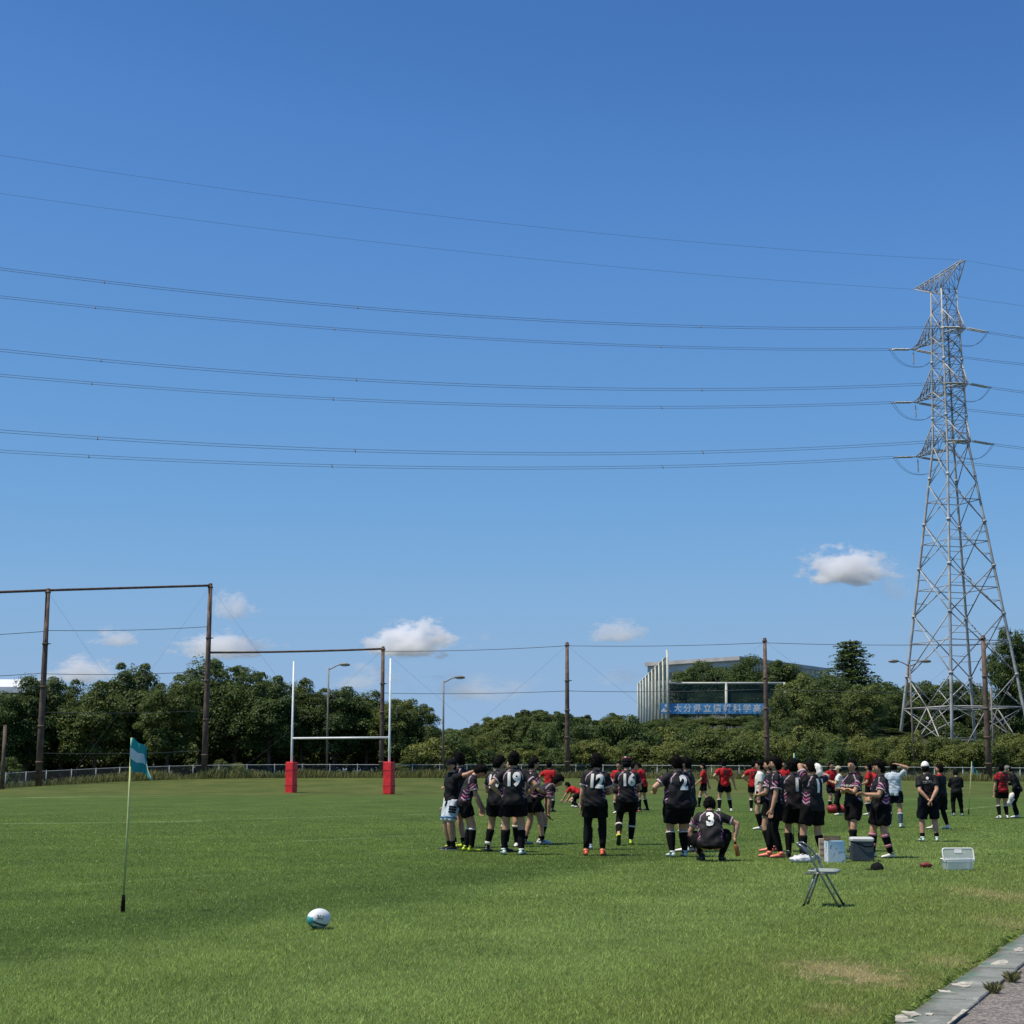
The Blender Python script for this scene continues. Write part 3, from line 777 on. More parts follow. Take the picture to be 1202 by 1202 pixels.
# ------------------------------------------------------------------ street lamps behind the fence
m_lamp = plain('lamp_post_grey_brown', (.20, .175, .15), .6, .15, 4, metal=.2)
m_lens = plain('lamp_lens', (.55, .55, .52), .3, .05, 8)
def lamp(u, vb, vt, Y, heads, lab, r=.075):
    p = at(u, vb, Y); z = Hs(p.x, Y); h = at(u, vt, Y).z - z
    e = empty('street_lamp', (p.x, Y, z)); tag(e, lab, 'street lamp', 'street lamps behind the fence')
    mb = MB(); mb.tube([(0, 0, -.4), (0, 0, h * .5), (0, 0, h)], [r * 1.25, r, r * .75], 10); mb.build('post', m_lamp, e)
    b = MB(); b.box((-.16, -.16, -.1), (.16, .16, .12)); b.build('base_plate', m_lamp, e, False)
    for s in heads:
        ar = MB(); ar.tube([(0, 0, h - .12), (s * .2, 0, h - .06), (s * .45, 0, h + .08), (s * .7, 0, h + .2), (s * .95, 0, h + .24)], [.045, .045, .042, .04, .04], 8); ar.build('arm', m_lamp, e)
        hd = MB(); hd.tube([(s * .85, 0, h + .25), (s * 1.0, 0, h + .27), (s * 1.35, 0, h + .27), (s * 1.58, 0, h + .24), (s * 1.66, 0, h + .21)], [(.07, .05), (.13, .10), (.16, .12), (.12, .09), (.03, .03)], 10, hint=(0, 1, 0)); x = hd.build('lamp_head', m_lamp, e)
        ln = MB(); ln.ell((s * 1.25, 0, h + .17), .28, .13, .06); ln.build('lens', m_lens, x)
lamp(383.5, 908, 784, 123.5, (1,), 'single-arm street lamp seen between the goal posts')
lamp(520, 908, 799, 123.5, (1,), 'single-arm street lamp standing between the goal and the players')
lamp(1073, 905, 780, 123.5, (1, -1), 'double-arm street lamp in front of the left pylon leg')
lamp(1168, 912, 806, 123.5, (), 'slim lamp post close beside the thick right pole')

# ------------------------------------------------------------------ rugby goal
m_white = plain('white_gloss_paint', (.78, .79, .78), .4, .06, 5)
m_pad = plain('red_vinyl_pad', (.78, .03, .035), .42, .12, 4, bump=.2, bscale=9)
m_strap = plain('dark_red_webbing', (.50, .018, .024), .6, .15, 8)
ga, gb = gp(341.5, 932), gp(456.5, 932.8)
gd = (gb - ga); gw = gd.length; gm = (ga + gb) / 2
goal = empty('rugby_goal', gm, math.atan2(gd.y, gd.x)); tag(goal, 'white rugby goal posts with red padded bases', 'goal')
sc_ = gm.y / FPX
for s in (-1, 1):
    mb = MB(); mb.tube([(s * gw / 2, 0, -.2), (s * gw / 2, 0, 3), (s * gw / 2, 0, 155 * sc_)], [.075, .07, .05], 12); mb.build('post', m_white, goal)
    pm_ = MB(); hw, ph = .27, 1.92
    x0 = s * gw / 2
    prof = [(-hw, -hw), (hw, -hw), (hw, hw), (-hw, hw)]
    ring = []
    for z, k in ((.02, .93), (.06, 1.0), (.5, 1.03), (1.0, .98), (1.5, 1.02), (ph - .05, 1.0), (ph, .93)):
        for i in range(4):
            a0 = prof[i]; a1 = prof[(i + 1) % 4]
            for t in (.06, .35, .65, .94):
                ring.append((x0 + (a0[0] + (a1[0] - a0[0]) * t) * k, (a0[1] + (a1[1] - a0[1]) * t) * k, z))
    fs = []
    for i in range(6):
        for j in range(16): fs.append((i * 16 + j, i * 16 + (j + 1) % 16, i * 16 + 16 + (j + 1) % 16, i * 16 + 16 + j))
    fs += [tuple(reversed(range(16))), tuple(range(96, 112))]
    pm_.add(ring, fs); pd = pm_.build('pad', m_pad, goal, False)
    for z in (.52, 1.42):
        st = MB(); st.box((x0 - hw - .014, -hw - .014, z - .028), (x0 + hw + .014, hw + .014, z + .028)); st.build('strap', m_strap, pd, False)
mb = MB(); cz = 64.5 * sc_; mb.tube([(-gw / 2, 0, cz), (gw / 2, 0, cz)], .062, 12); mb.build('crossbar', m_white, goal)
# ------------------------------------------------------------------ lattice pylon
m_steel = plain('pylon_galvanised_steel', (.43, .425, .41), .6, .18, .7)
m_steel_d = plain('pylon_darker_members', (.24, .238, .23), .65, .2, .7)  # darker steel: bracing of two faces, arm lattices, small fittings
m_glass = plain('porcelain_insulator', (.50, .50, .47), .25, .15, 3)
m_cond = plain('aluminium_conductor', (.13, .135, .14), .6, .1, 1)
PY = 190.0
pc = at(1132, 880, PY); PX0 = pc.x
PA = Vector((.33, -.944, 0)); PL = Vector((.944, .33, 0))      # along the arms, along the line
axis_top = at(1113, 330, PY)
pylon = empty('power_pylon', (PX0, PY, Hs(PX0, PY))); tag(pylon, 'tall grey steel lattice pylon rising at the right', 'pylon')
po = pylon.location
def zv(v): return at(1120, v, PY).z
ztop = zv(342); zbase = po.z
def half(z):
    zw = zv(523)
    if z < zw: return 1.5 + (zw - z) / (zw - zv(865)) * (5.3 - 1.5)
    return 1.5 + (z - zw) / (ztop - zw) * (1.1 - 1.5)
def ctr(z):   # the column stands upright
    return Vector((0, 0, z - po.z))
def corner(i, z):
    s = half(z); a, l = ((1, 1), (1, -1), (-1, -1), (-1, 1))[i]
    return ctr(z) + PA * (s * a) + PL * (s * l)
for i in range(4):
    mb = MB(); zs = [zbase - .8] + [zv(v) for v in (831, 758, 692, 639, 580, 523, 458, 390, 342)]
    zs = [z for k, z in enumerate(zs) if k == 0 or z > zbase]
    mb.tube([corner(i, z) for z in zs], [.20, .19, .18, .17, .16, .15, .14, .12, .11, .09][:len(zs)], 8); lg = mb.build('leg', m_steel, pylon)
    for z in [zv(v) for v in (793, 722, 666, 614, 560, 490, 424)]:
        f = MB(); f.tube([corner(i, z - .14), corner(i, z + .14)], .27 if z < zv(600) else .2, 8); f.build('flange', m_steel, lg)
def brace(mb, p, q, r): mb.tube([p, q], r, 5)
def sub_brace(mb, i, j, za, zb):
    zm = (za + zb) / 2; brace(mb, corner(i, zm), corner(j, zm), .035)
nodes = [zbase, zv(831), zv(793), zv(722), zv(666), zv(614), zv(568), zv(523)]
for k in range(len(nodes) - 1):
    z0, z1 = nodes[k], nodes[k + 1]
    if z1 - z0 < .3: continue
    for i in range(4):
        j = (i + 1) % 4; mb = MB(); r = .075 if k < 4 else .06
        if k == 0:   # spread feet: V from the middle of the ring down to the legs
            m_ = (corner(i, z1) + corner(j, z1)) / 2
            brace(mb, m_, corner(i, z0), r); brace(mb, m_, corner(j, z0), r); brace(mb, corner(i, z1), (m_ + corner(j, z0)) / 2, .05); brace(mb, corner(j, z1), (m_ + corner(i, z0)) / 2, .05)
            brace(mb, corner(i, (z0 + z1) / 2), (m_ + corner(i, z0)) / 2, .05); brace(mb, corner(j, (z0 + z1) / 2), (m_ + corner(j, z0)) / 2, .05)
        elif k == 1:
            m_ = (corner(i, z0) + corner(j, z0)) / 2
            brace(mb, corner(i, z1), m_, r); brace(mb, corner(j, z1), m_, r)
            brace(mb, (corner(i, z1) + m_) / 2, corner(i, z0), .05); brace(mb, (corner(j, z1) + m_) / 2, corner(j, z0), .05)
        else:
            brace(mb, corner(i, z0), corner(j, z1), r); brace(mb, corner(j, z0), corner(i, z1), r)
            zm = z0 + (z1 - z0) * half(z0) / (half(z0) + half(z1))
            if k < 6: brace(mb, corner(i, zm), corner(j, zm), .055)
            if k < 5:
                for q in (i, j):
                    o_ = i + j - q
                    brace(mb, corner(q, z0 + (zm - z0) * .5), corner(q, z0).lerp(corner(o_, z1), .27), .035); brace(mb, corner(q, zm + (z1 - zm) * .5), corner(o_, z0).lerp(corner(q, z1), .76), .035)
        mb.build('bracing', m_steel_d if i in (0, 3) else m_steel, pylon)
for v in (831,):
    z = zv(v)
    for i in range(4):
        mb = MB(); brace(mb, corner(i, z), corner((i + 1) % 4, z), .085); mb.build('ring_beam', m_steel, pylon)
    mb = MB(); brace(mb, corner(0, z), corner(2, z), .06); brace(mb, corner(1, z), corner(3, z), .06); mb.build('plan_brace', m_steel_d, pylon)
ARMS = [(394, 3.0), (458, 3.0), (524, 3.0)]
ups = [zv(524), zv(524) + 3, zv(458), zv(458) + 3, zv(394), zv(394) + 3, ztop]
for k in range(len(ups) - 1):
    z0, z1 = ups[k], ups[k + 1]
    n_ = 1 if z1 - z0 < 3.3 else 2
    for q in range(n_):
        za, zb = z0 + (z1 - z0) * q / n_, z0 + (z1 - z0) * (q + 1) / n_
        for i in range(4):
            j = (i + 1) % 4; mb = MB()
            brace(mb, corner(i, za), corner(j, zb), .05); brace(mb, corner(j, za), corner(i, zb), .05); brace(mb, corner(i, zb), corner(j, zb), .045); sub_brace(mb, i, j, za, zb)
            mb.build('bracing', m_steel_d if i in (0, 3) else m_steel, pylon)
TIPS = []
def arm(z, side, L, up, name='crossarm'):
    c1, c2 = ((0, 1) if side > 0 else (2, 3))
    tip = ctr(z) + PA * (side * L); e = empty(name); e.parent = pylon
    lo1, lo2 = corner(c1, z), corner(c2, z); hi1, hi2 = corner(c1, z + up), corner(c2, z + up)
    n_ = 5 if L > 6 else 3
    t1, t2 = tip + PL * .28, tip - PL * .28
    mb = MB()
    for lo, t in ((lo1, t1), (lo2, t2)): brace(mb, lo, t, .075)
    for hi, t in ((hi1, t1), (hi2, t2)): brace(mb, hi, t, .07)
    brace(mb, t1, t2, .07); mb.build('chord', m_steel, e)
    mb = MB()
    for k in range(1, n_ + 1):
        a, b = (k - 1) / n_, k / n_
        brace(mb, lo1.lerp(t1, a), lo2.lerp(t2, b), .035); brace(mb, lo1.lerp(t1, b), lo2.lerp(t2, b), .04); brace(mb, lo2.lerp(t2, a), lo1.lerp(t1, b), .035)
        for lo, hi, t in ((lo1, hi1, t1), (lo2, hi2, t2)):
            brace(mb, lo.lerp(t, a), hi.lerp(t, a), .04); brace(mb, hi.lerp(t, a), lo.lerp(t, b), .04)
        brace(mb, hi1.lerp(t1, a), hi2.lerp(t2, b), .035); brace(mb, hi1.lerp(t1, b), hi2.lerp(t2, b), .035)
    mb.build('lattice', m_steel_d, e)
    # floor grating of the arm, seen from below
    return tip
for v, up in ARMS:
    z = zv(v)
    for side, L in ((-1, 7.1), (1, 3.7)): TIPS.append((arm(z, side, L, up), side, v))
# earth-wire hat
zt = zv(322) + .3
hat = empty('earth_wire_arm'); hat.parent = pylon
hl, hr = ctr(zt - .5) - PA * 6.0, ctr(zt + .2) + PA * 4.3
mb = MB()
for s in (1, -1):
    for (t, cs) in ((hl, (2, 3)), (hr, (0, 1))):
        c = corner(cs[0] if (s > 0) == (cs[0] in (0, 3)) else cs[1], ztop)
        brace(mb, c, t + PL * .25 * s, .075)
    brace(mb, hl + PL * .25 * s, hr + PL * .25 * s, .08)
mb.build('chord', m_steel, hat)
mb = MB(); n_ = 9
for k in range(n_):
    for s in (1, -1):
        a = hl.lerp(hr, k / n_) + PL * .25 * s; b = hl.lerp(hr, (k + 1) / n_) + PL * .25 * s
        def low(t):
            L_ = (hr - hl).length; x = t * L_
            cl = corner(2 if s < 0 else 3, ztop); cr_ = corner(1 if s < 0 else 0, ztop)
            ta, tb = 6.0 / 10.3 - half(ztop) / 10.3, 6.0 / 10.3 + half(ztop) / 10.3
            if t < ta: return (hl + PL * .25 * s).lerp(cl, t / ta)
            if t > tb: return cr_.lerp(hr + PL * .25 * s, (t - tb) / (1 - tb))
            return cl.lerp(cr_, (t - ta) / (tb - ta))
        brace(mb, a, low((k + 1) / n_), .04); brace(mb, b, low((k + 1) / n_), .04); brace(mb, b, low(k / n_), .03)
    brace(mb, hl.lerp(hr, k / n_) + PL * .25, hl.lerp(hr, (k + 1) / n_) - PL * .25, .035)
for t in (.2, .4, .6, .8):
    brace(mb, corner(0, ztop), corner(0, ztop), .03)
mb.build('lattice', m_steel_d, hat)
# climbing pegs down one leg
mb = MB()
z = zbase + 3
while z < ztop:
    p = corner(0, z); mb.tube([p, p + PA * .28], .018, 4); z += .8
pg = mb.build('climbing_pegs', m_steel_d, pylon); pg['kind'] = 'stuff'

# strain strings, jumpers
def insul(p, q, parent, n_=None):
    L = (q - p).length; n_ = n_ or int(L / .19); mb = MB(); d = (q - p) / L
    pts = []; rad = []
    for k in range(n_):
        t = .12 + .76 * k / n_
        for dt, r in ((0, .05), (.15 / n_, .105), (.4 / n_, .10), (.5 / n_, .05)): pts.append(p + d * L * (t + dt)); rad.append(r)
    mb.tube([p] + pts + [q], [.035] + rad + [.035], 8); return mb.build('insulator', m_glass, parent)
WL = []
for tip, side, v in TIPS:
    ends = {}
    for ld in (-1, 1):
        L = 3.1; q = tip + PL * (ld * (L + .3)) + Vector((0, 0, -.25)); p = tip + PL * (ld * .3)
        for o_ in (-.22, .22):
            s_ = insul(p + PA * o_, q + PA * o_, pylon)
        y_ = MB(); y_.tube([q - PA * .3, q + PA * .3], .05, 6); y_.build('yoke', m_steel_d, pylon)
        ends[ld] = q
    a, b = ends[-1], ends[1]; mid = (a + b) / 2
    dip = 2.0
    for o_ in (-.2, .2):
        mb = MB(); pts = []
        for t in np.linspace(0, 1, 17):
            s_ = abs(2 * t - 1); pts.append(a.lerp(b, t) + PA * o_ - Vector((0, 0, dip * (1 - s_ ** 2.6))))
        mb.tube(pts, .022, 5); mb.build('jumper', m_cond, pylon)
    if side < 0:
        t_ = tip - Vector((0, 0, .2)); insul(t_, t_ - Vector((0, 0, dip - .2)), pylon, 9)
    WL.append((tip, side, v, a, b))
# power lines: each hangs in a vertical plane along the line direction; shape read off the photograph
def wire_fit(P0, pix):
    """P0 world point at the pylon; pix = points of the wire; returns z(t)"""
    T = [0.0]; Z = [P0.z]
    for u, v in pix:
        d = ray(u, v)
        # point = d*s with xy = P0.xy - PL.xy * t
        A = np.array([[d.x, PL.x], [d.y, PL.y]]); s, t = np.linalg.solve(A, np.array([P0.x, P0.y]))
        T.append(t); Z.append(CAM_H + d.z * s)
    c = np.polyfit(T, Z, 2); c[2] += P0.z - np.polyval(c, 0) * 1.0
    return c
def power_line(P0, pix, lab, bundle, far_drop, P1):
    c = wire_fit(P0, pix); t = np.linspace(0, 165, 40)
    pts = [Vector((P0.x - PL.x * q, P0.y - PL.y * q, np.polyval(c, q))) for q in t]
    e = empty('power_line', P0); tag(e, lab, 'power line', 'power lines strung from the pylon')
    offs = ((-.16, .16), (.16, -.16)) if bundle else ((0, 0),)
    r = .023 if bundle else .014
    for k, (a_, z_) in enumerate(offs):
        mb = MB(); mb.tube([p - P0 + PA * a_ + Vector((0, 0, z_)) for p in pts], r, 5); mb.build('conductor', m_cond, e)
        mb = MB(); far = [P1 + PL * q + Vector((0, 0, -far_drop * q + .0009 * q * q)) - P0 + PA * a_ + Vector((0, 0, z_)) for q in np.linspace(0, 120, 14)]; mb.tube(far, r, 5); mb.build('conductor', m_cond, e)
    if bundle:
        for q in (32, 72, 98, 140):
            p = Vector((P0.x - PL.x * q, P0.y - PL.y * q, np.polyval(c, q))) - P0
            mb = MB(); mb.tube([p + PA * -.24 + Vector((0, 0, .24)), p + PA * .24 - Vector((0, 0, .24))], .05, 6); mb.build('spacer', m_cond, e)
PIX = {(-1, 394): [(0, 349), (300, 377), (600, 400.5), (850, 408.5)], (1, 394): [(0, 316), (300, 349), (600, 374.5), (850, 384)], (-1, 458): [(0, 441), (300, 462), (600, 477), (850, 477.5)], (1, 458): [(0, 412), (300, 437), (600, 454.5), (850, 458)], (-1, 524): [(0, 530), (300, 543), (600, 550.5), (850, 545.5)], (1, 524): [(0, 507), (300, 523), (600, 533.5), (850, 530.5)]}
nm = {394: 'top', 458: 'middle', 524: 'bottom'}
for tip, side, v, a, b in WL:
    power_line(po + a, PIX[side, v], '%s-level power line from the %s pylon arm' % (nm[v], 'left' if side < 0 else 'right'), True, .05 if side > 0 else .03, po + b)
power_line(po + hl, [(0, 226.5), (300, 267), (600, 301.5), (850, 323)], 'thin earth wire from the left tip of the pylon peak', False, .05, po + hl)
power_line(po + hr, [(0, 182.5), (300, 226), (600, 263.5), (850, 287)], 'thin earth wire from the right tip of the pylon peak', False, .05, po + hr)

# ------------------------------------------------------------------ school ground behind: net posts, banner, hall
m_cream = plain('cream_painted_steel', (.52, .53, .46), .6, .12, 1.5)
m_net, N, P = new_mat('green_netting')
P.inputs['Base Color'].default_value = (.018, .05, .036, 1); P.inputs['Roughness'].default_value = .8
tr = N.node('ShaderNodeBsdfTransparent'); mx = N.node('ShaderNodeMixShader'); mx.inputs[0].default_value = .72
N.nt.links.new(tr.outputs[0], mx.inputs[1]); N.nt.links.new(P.outputs[0], mx.inputs[2]); N.nt.links.new(mx.outputs[0], N.nt.nodes['Material Output'].inputs[0])
def zY(v, Y): return at(800, v, Y).z
ballnet = empty('ball_net', (at(784, 840, 200).x, 200, zY(845, 200))); bo = ballnet.location
tag(ballnet, 'row of tall cream net posts receding left of the banner', 'net')
a_, b_ = at(784.4, 845, 200), at(749.5, 850, 268)
top = zY(768.5, 200)
NPOST = 10; pxs = []
for i in range(NPOST):
    t = i / (NPOST - 1); p = a_.lerp(b_, t); z0 = Hs(p.x, p.y) - .5
    pxs.append(Vector((p.x, p.y, 0)))
    mb = MB(); mb.tube([Vector((p.x, p.y, z0)) - bo, Vector((p.x, p.y, top + (.6 if i == 0 else 0))) - bo], [.17, .15], 8); mb.build('post', m_cream, ballnet)
    if i:
        q = pxs[i - 1]
        nb = MB()
        nb.add([Vector((q.x, q.y, bo.z - 1)) - bo, Vector((p.x, p.y, bo.z - 1)) - bo, Vector((p.x, p.y, top - .1)) - bo, Vector((q.x, q.y, top - .1)) - bo], [(0, 1, 2, 3)]); nb.build('netting', m_net, ballnet, False)
        rl = MB(); rl.tube([Vector((q.x, q.y, top - .15)) - bo, Vector((p.x, p.y, top - .15)) - bo], .08, 6); rl.build('rail', m_cream, ballnet)
fr = empty('ball_net', (at(853, 840, 200.6).x, 200.6, zY(845, 200))); fo2 = fr.location; tag(fr, 'lower cream net frame with dark green netting above the banner', 'net')
xs_ = [at(u, 840, 200.6).x for u in (785.5, 853, 921.5)]; zt2 = zY(802, 200.6)
for x in xs_[1:]:
    mb = MB(); mb.tube([Vector((x, 200.6, fo2.z - 2)) - fo2, Vector((x, 200.6, zt2 + .1)) - fo2], .17, 8); mb.build('post', m_cream, fr)
mb = MB(); mb.tube([Vector((xs_[0], 200.6, zt2)) - fo2, Vector((xs_[2], 200.6, zt2)) - fo2], .14, 8); mb.build('rail', m_cream, fr)
for i in (0, 1):
    nb = MB(); nb.add([Vector((x, 200.62, z)) - fo2 for x, z in ((xs_[i], fo2.z - 1), (xs_[i + 1], fo2.z - 1), (xs_[i + 1], zt2 - .1), (xs_[i], zt2 - .1))], [(0, 1, 2, 3)]); nb.build('netting', m_net, fr, False)
# banner
m_ban = plain('blue_banner_cloth', (.12, .38, .68), .7, .1, .8)
m_bwhite = plain('white_banner_print', (.84, .82, .78), .7, .04, 2)
b0, b1 = at(775.5, 838, 200.2), at(912, 825.8, 200.2)
bw, bh = b1.x - b0.x, b1.z - b0.z
ban = empty('banner', (b0.x, 200.2, b0.z)); tag(ban, 'long blue banner with white Japanese lettering and round emblem', 'banner')
mb = MB(); nseg = 26
for k in range(2):
    for i in range(nseg + 1):
        x = bw * i / nseg; y = .05 * math.sin(x * 1.3) + .02 * math.sin(x * 4.1)
        mb.v.append((x, y + k * .02, 0)); mb.v.append((x, y * .7 + k * .02, bh))
for k in range(2):
    for i in range(nseg):
        o_ = k * (nseg + 1) * 2 + i * 2; f = (o_, o_ + 2, o_ + 3, o_ + 1); mb.f.append(f if k == 0 else f[::-1]); mb.m.append(0)
mb.build('cloth', m_ban, ban)
def text_mesh(body, size, bold=0.0, name='lettering'):
    c = bpy.data.curves.new(name, 'FONT'); c.body = body; c.size = size; c.offset = bold; c.resolution_u = 3
    c.align_x = 'CENTER'; c.align_y = 'CENTER'
    o = bpy.data.objects.new(name, c); col.objects.link(o)
    dg = bpy.context.evaluated_depsgraph_get(); me = bpy.data.meshes.new_from_object(o.evaluated_get(dg))
    bpy.data.objects.remove(o); bpy.data.curves.remove(c); return me
chars = '大分県立情報科学高校'
cw = (at(905, 830, 200).x - at(790, 830, 200).x) / 9.35
for i, ch in enumerate(chars):
    me = text_mesh(ch, bh * .80, .022, 'character'); me.materials.append(m_bwhite)
    o = link('character', me, ban); o.location = (at(795.5 + i * 11.65, 830, 200).x - b0.x, -.09, bh * .5); o.rotation_euler = (math.pi / 2, 0, 0)
em = MB()
for k in range(3):
    a = math.pi / 2 + k * 2.094; em.tube([(.15 * math.cos(a), 0, .15 * math.sin(a)), (.3 * math.cos(a), 0, .3 * math.sin(a)), (.52 * math.cos(a), 0, .52 * math.sin(a))], [(.05, .01), (.2, .012), (.04, .01)], 8, hint=(-math.sin(a), 0, math.cos(a)))
em.tube([(.62 * math.cos(a), 0, .2 - .55 + .0 * a) for a in (math.pi, 0)], [(.10, .012), (.10, .012)], 6, hint=(0, 0, 1))
o = em.build('emblem', m_bwhite, ban, False); o.location = (at(782, 830, 200).x - b0.x, -.1, bh * .52)
# hall
m_hall = plain('grey_hall_wall', (.64, .61, .56), .8, .12, .25)
m_roof = plain('hall_roof_edge', (.50, .48, .45), .6, .1, .5)
m_win = plain('dark_window_glass', (.06, .08, .10), .15, .1, 1)
hc = at(868, 770.5, 255); hlft = at(760, 777, 270); hrgt = at(972, 784, 286)
ztp = hc.z
hall = empty('hall', (hc.x, hc.y, 0)); tag(hall, 'large flat-roofed grey hall showing above the trees behind the banner', 'building')
A3, B3, C3 = Vector((hlft.x, hlft.y, 0)), Vector((hc.x, hc.y, 0)), Vector((hrgt.x, hrgt.y, 0)); D3 = A3 + (C3 - B3)
def wall(p, q, z0, z1, th, name, m, parent, out=0.0):
    d = (q - p).normalized(); n_ = Vector((d.y, -d.x, 0)); mb = MB()
    P_ = [p + n_ * out, q + n_ * out, q + n_ * (out - th), p + n_ * (out - th)]
    mb.add([Vector((x.x, x.y, z0)) - hall.location for x in P_] + [Vector((x.x, x.y, z1)) - hall.location for x in P_], [(0, 3, 2, 1), (4, 5, 6, 7), (0, 1, 5, 4), (1, 2, 6, 5), (2, 3, 7, 6), (3, 0, 4, 7)])
    return mb.build(name, m, parent, False)
ctr3 = (A3 + C3) / 2
mb = MB(); mb.add([Vector((p.x, p.y, z)) - hall.location for z in (0, ztp - .6) for p in (A3, B3, C3, D3)], [(0, 1, 5, 4), (1, 2, 6, 5), (2, 3, 7, 6), (3, 0, 4, 7)]); hw_ = mb.build('wall', m_hall, hall, False)
mb = MB(); ov = 1.012
Q = [ctr3 + (p - ctr3) * 1.03 for p in (A3, B3, C3, D3)]
mb.add([Vector((p.x, p.y, z)) - hall.location for z in (ztp - .62, ztp) for p in Q], [(0, 1, 5, 4), (1, 2, 6, 5), (2, 3, 7, 6), (3, 0, 4, 7), (4, 5, 6, 7), (3, 2, 1, 0)]); mb.build('roof', m_roof, hall, False)
for k in range(14):
    t = (k + .5) / 14; w_ = .42 / 14
    wall(A3.lerp(B3, t - w_), A3.lerp(B3, t + w_), ztp - 3.1, ztp - 1.9, .1, 'window', m_win, hall, .04)
for k in range(19):
    p = B3.lerp(C3, k / 18); q = B3.lerp(C3, k / 18 + .007); wall(p, q, 2, ztp - .7, .3, 'pilaster', m_hall, hall, .18)
# white-roofed building at the far left
m_wroof = plain('white_metal_roof', (.72, .73, .74), .5, .05, .6)
m_dwall = plain('brown_grey_wall', (.16, .14, .13), .8, .15, .5)
lx0, lx1 = at(-70, 806, 176), at(33, 806, 176)
lb = empty('building', (lx0.x, 176, Hs(lx0.x, 176))); tag(lb, 'building with a white roof showing above the trees at the left edge', 'building')
L_ = lx1.x - lx0.x; zr0, zr1 = zY(813, 176) - lb.location.z, zY(803, 176) - lb.location.z
mb = MB(); mb.box((.4, .4, 0), (L_ - .4, 9.6, zr0)); mb.build('wall', m_dwall, lb, False)
mb = MB(); mb.add([(0, 0, zr0), (L_, 0, zr0), (L_, 10, zr0), (0, 10, zr0), (0, 0, zr1 - .3), (L_, 0, zr1 - .3), (L_, 10, zr1 - .3), (0, 10, zr1 - .3), (0, 5, zr1 + .8), (L_, 5, zr1 + .8)], [(0, 1, 5, 4), (1, 2, 6, 9, 5), (2, 3, 7, 6), (3, 0, 4, 8, 7), (4, 5, 9, 8), (6, 7, 8, 9), (3, 2, 1, 0)]); mb.build('roof', m_wroof, lb, False)
for k in range(5):
    mb = MB(); x = .9 + k * (L_ - 1.8) / 5; mb.box((x, .34, zr0 - 2.2), (x + (L_ - 1.8) / 8, .38, zr0 - .6)); mb.build('window', m_win, lb, False)
# ------------------------------------------------------------------ people
m_skin = plain('tanned_skin', (.52, .285, .175), .55, .10, 7, spec=.35)
m_skin2 = plain('sunburnt_skin', (.52, .27, .18), .55, .10, 7, spec=.35)
m_hair = plain('black_hair', (.006, .0052, .0048), .85, .3, 40, spec=.12, bump=.6, bscale=60)
m_eye = plain('dark_eye', (.012, .010, .010), .3, .1, 30)
m_lip = plain('lips', (.22, .08, .07), .5, .1, 30)
m_black = plain('black_sports_cloth', (.0075, .007, .0075), .9, .25, 9, spec=.12, bump=.25, bscale=30)
m_tight = plain('black_stretch_tights', (.006, .006, .0075), .8, .2, 9, spec=.15)
m_navy = plain('navy_shorts_cloth', (.008, .009, .015), .9, .2, 9, spec=.12, bump=.25, bscale=30)
m_print = plain('white_number_print', (.82, .79, .73), .6, .06, 20)
m_prdark = plain('dark_number_print', (.05, .008, .01), .6, .1, 20)
m_stripe = plain('white_sock_band', (.66, .62, .56), .8, .08, 20)
m_pink = plain('pink_sock_band', (.55, .20, .27), .8, .08, 20)
m_sock = plain('black_sock_knit', (.008, .0078, .0082), .92, .2, 40, spec=.1)
m_grsock = plain('blue_grey_sock_knit', (.055, .085, .13), .85, .2, 40, spec=.2)
m_sole = plain('dark_boot_sole', (.03, .03, .03), .7, .2, 20)
BOOT = {k: plain(k + '_boot', c, .4, .1, 20) for k, c in {'neon_yellow': (.62, .72, .04), 'white': (.78, .75, .68), 'orange': (.78, .14, .05), 'coral': (.80, .20, .13), 'black': (.012, .012, .013), 'grey_blue': (.28, .36, .44), 'mint': (.55, .68, .60)}.items()}
m_towel = plain('white_towel', (.80, .77, .70), .95, .06, 30, spec=.1, bump=.5, bscale=60)
m_wcloth = plain('white_shirt_cloth', (.68, .70, .72), .85, .06, 9, spec=.2, bump=.2, bscale=30)
m_cap_w = plain('white_cap_cloth', (.80, .77, .71), .85, .05, 12)
m_cap_b = plain('black_cap_cloth', (.010, .010, .011), .9, .15, 12, spec=.12)
m_cap_g = plain('grey_cap_cloth', (.16, .155, .14), .85, .12, 12)
m_cap_be = plain('beige_cap_cloth', (.50, .42, .30), .85, .08, 12)
m_shorts_b = plain('pale_blue_shorts', (.62, .68, .72), .8, .06, 9)
m_kit, N, P = new_mat('printed_jersey_cloth')
ca = N.node('ShaderNodeVertexColor'); ca.layer_name = 'print'
tc = N.node('ShaderNodeTexCoord').outputs['Object']
N.put(P.inputs['Base Color'], N.mix(N.remap(N.noise(14, tc, 4), .3, .7, 0,   .15), ca.outputs[0], (.02, .02, .021)))
P.inputs['Roughness'].default_value = .7; P.inputs['Specular IOR Level'].default_value = .2
N.put(P.inputs['Normal'], N.bump(N.noise(120, tc, 2), .2, .003))

BLACK = (.0115, .0105, .012); BACK_SHEEN = (.028, .0265, .029); PIPE = (.50, .36, .42); PINK = (.50, .11, .27); LPINK = (.68, .40, .50); WHT = (.76, .73, .68); RED = (.46, .012, .016); DRED = (.10, .006, .010)

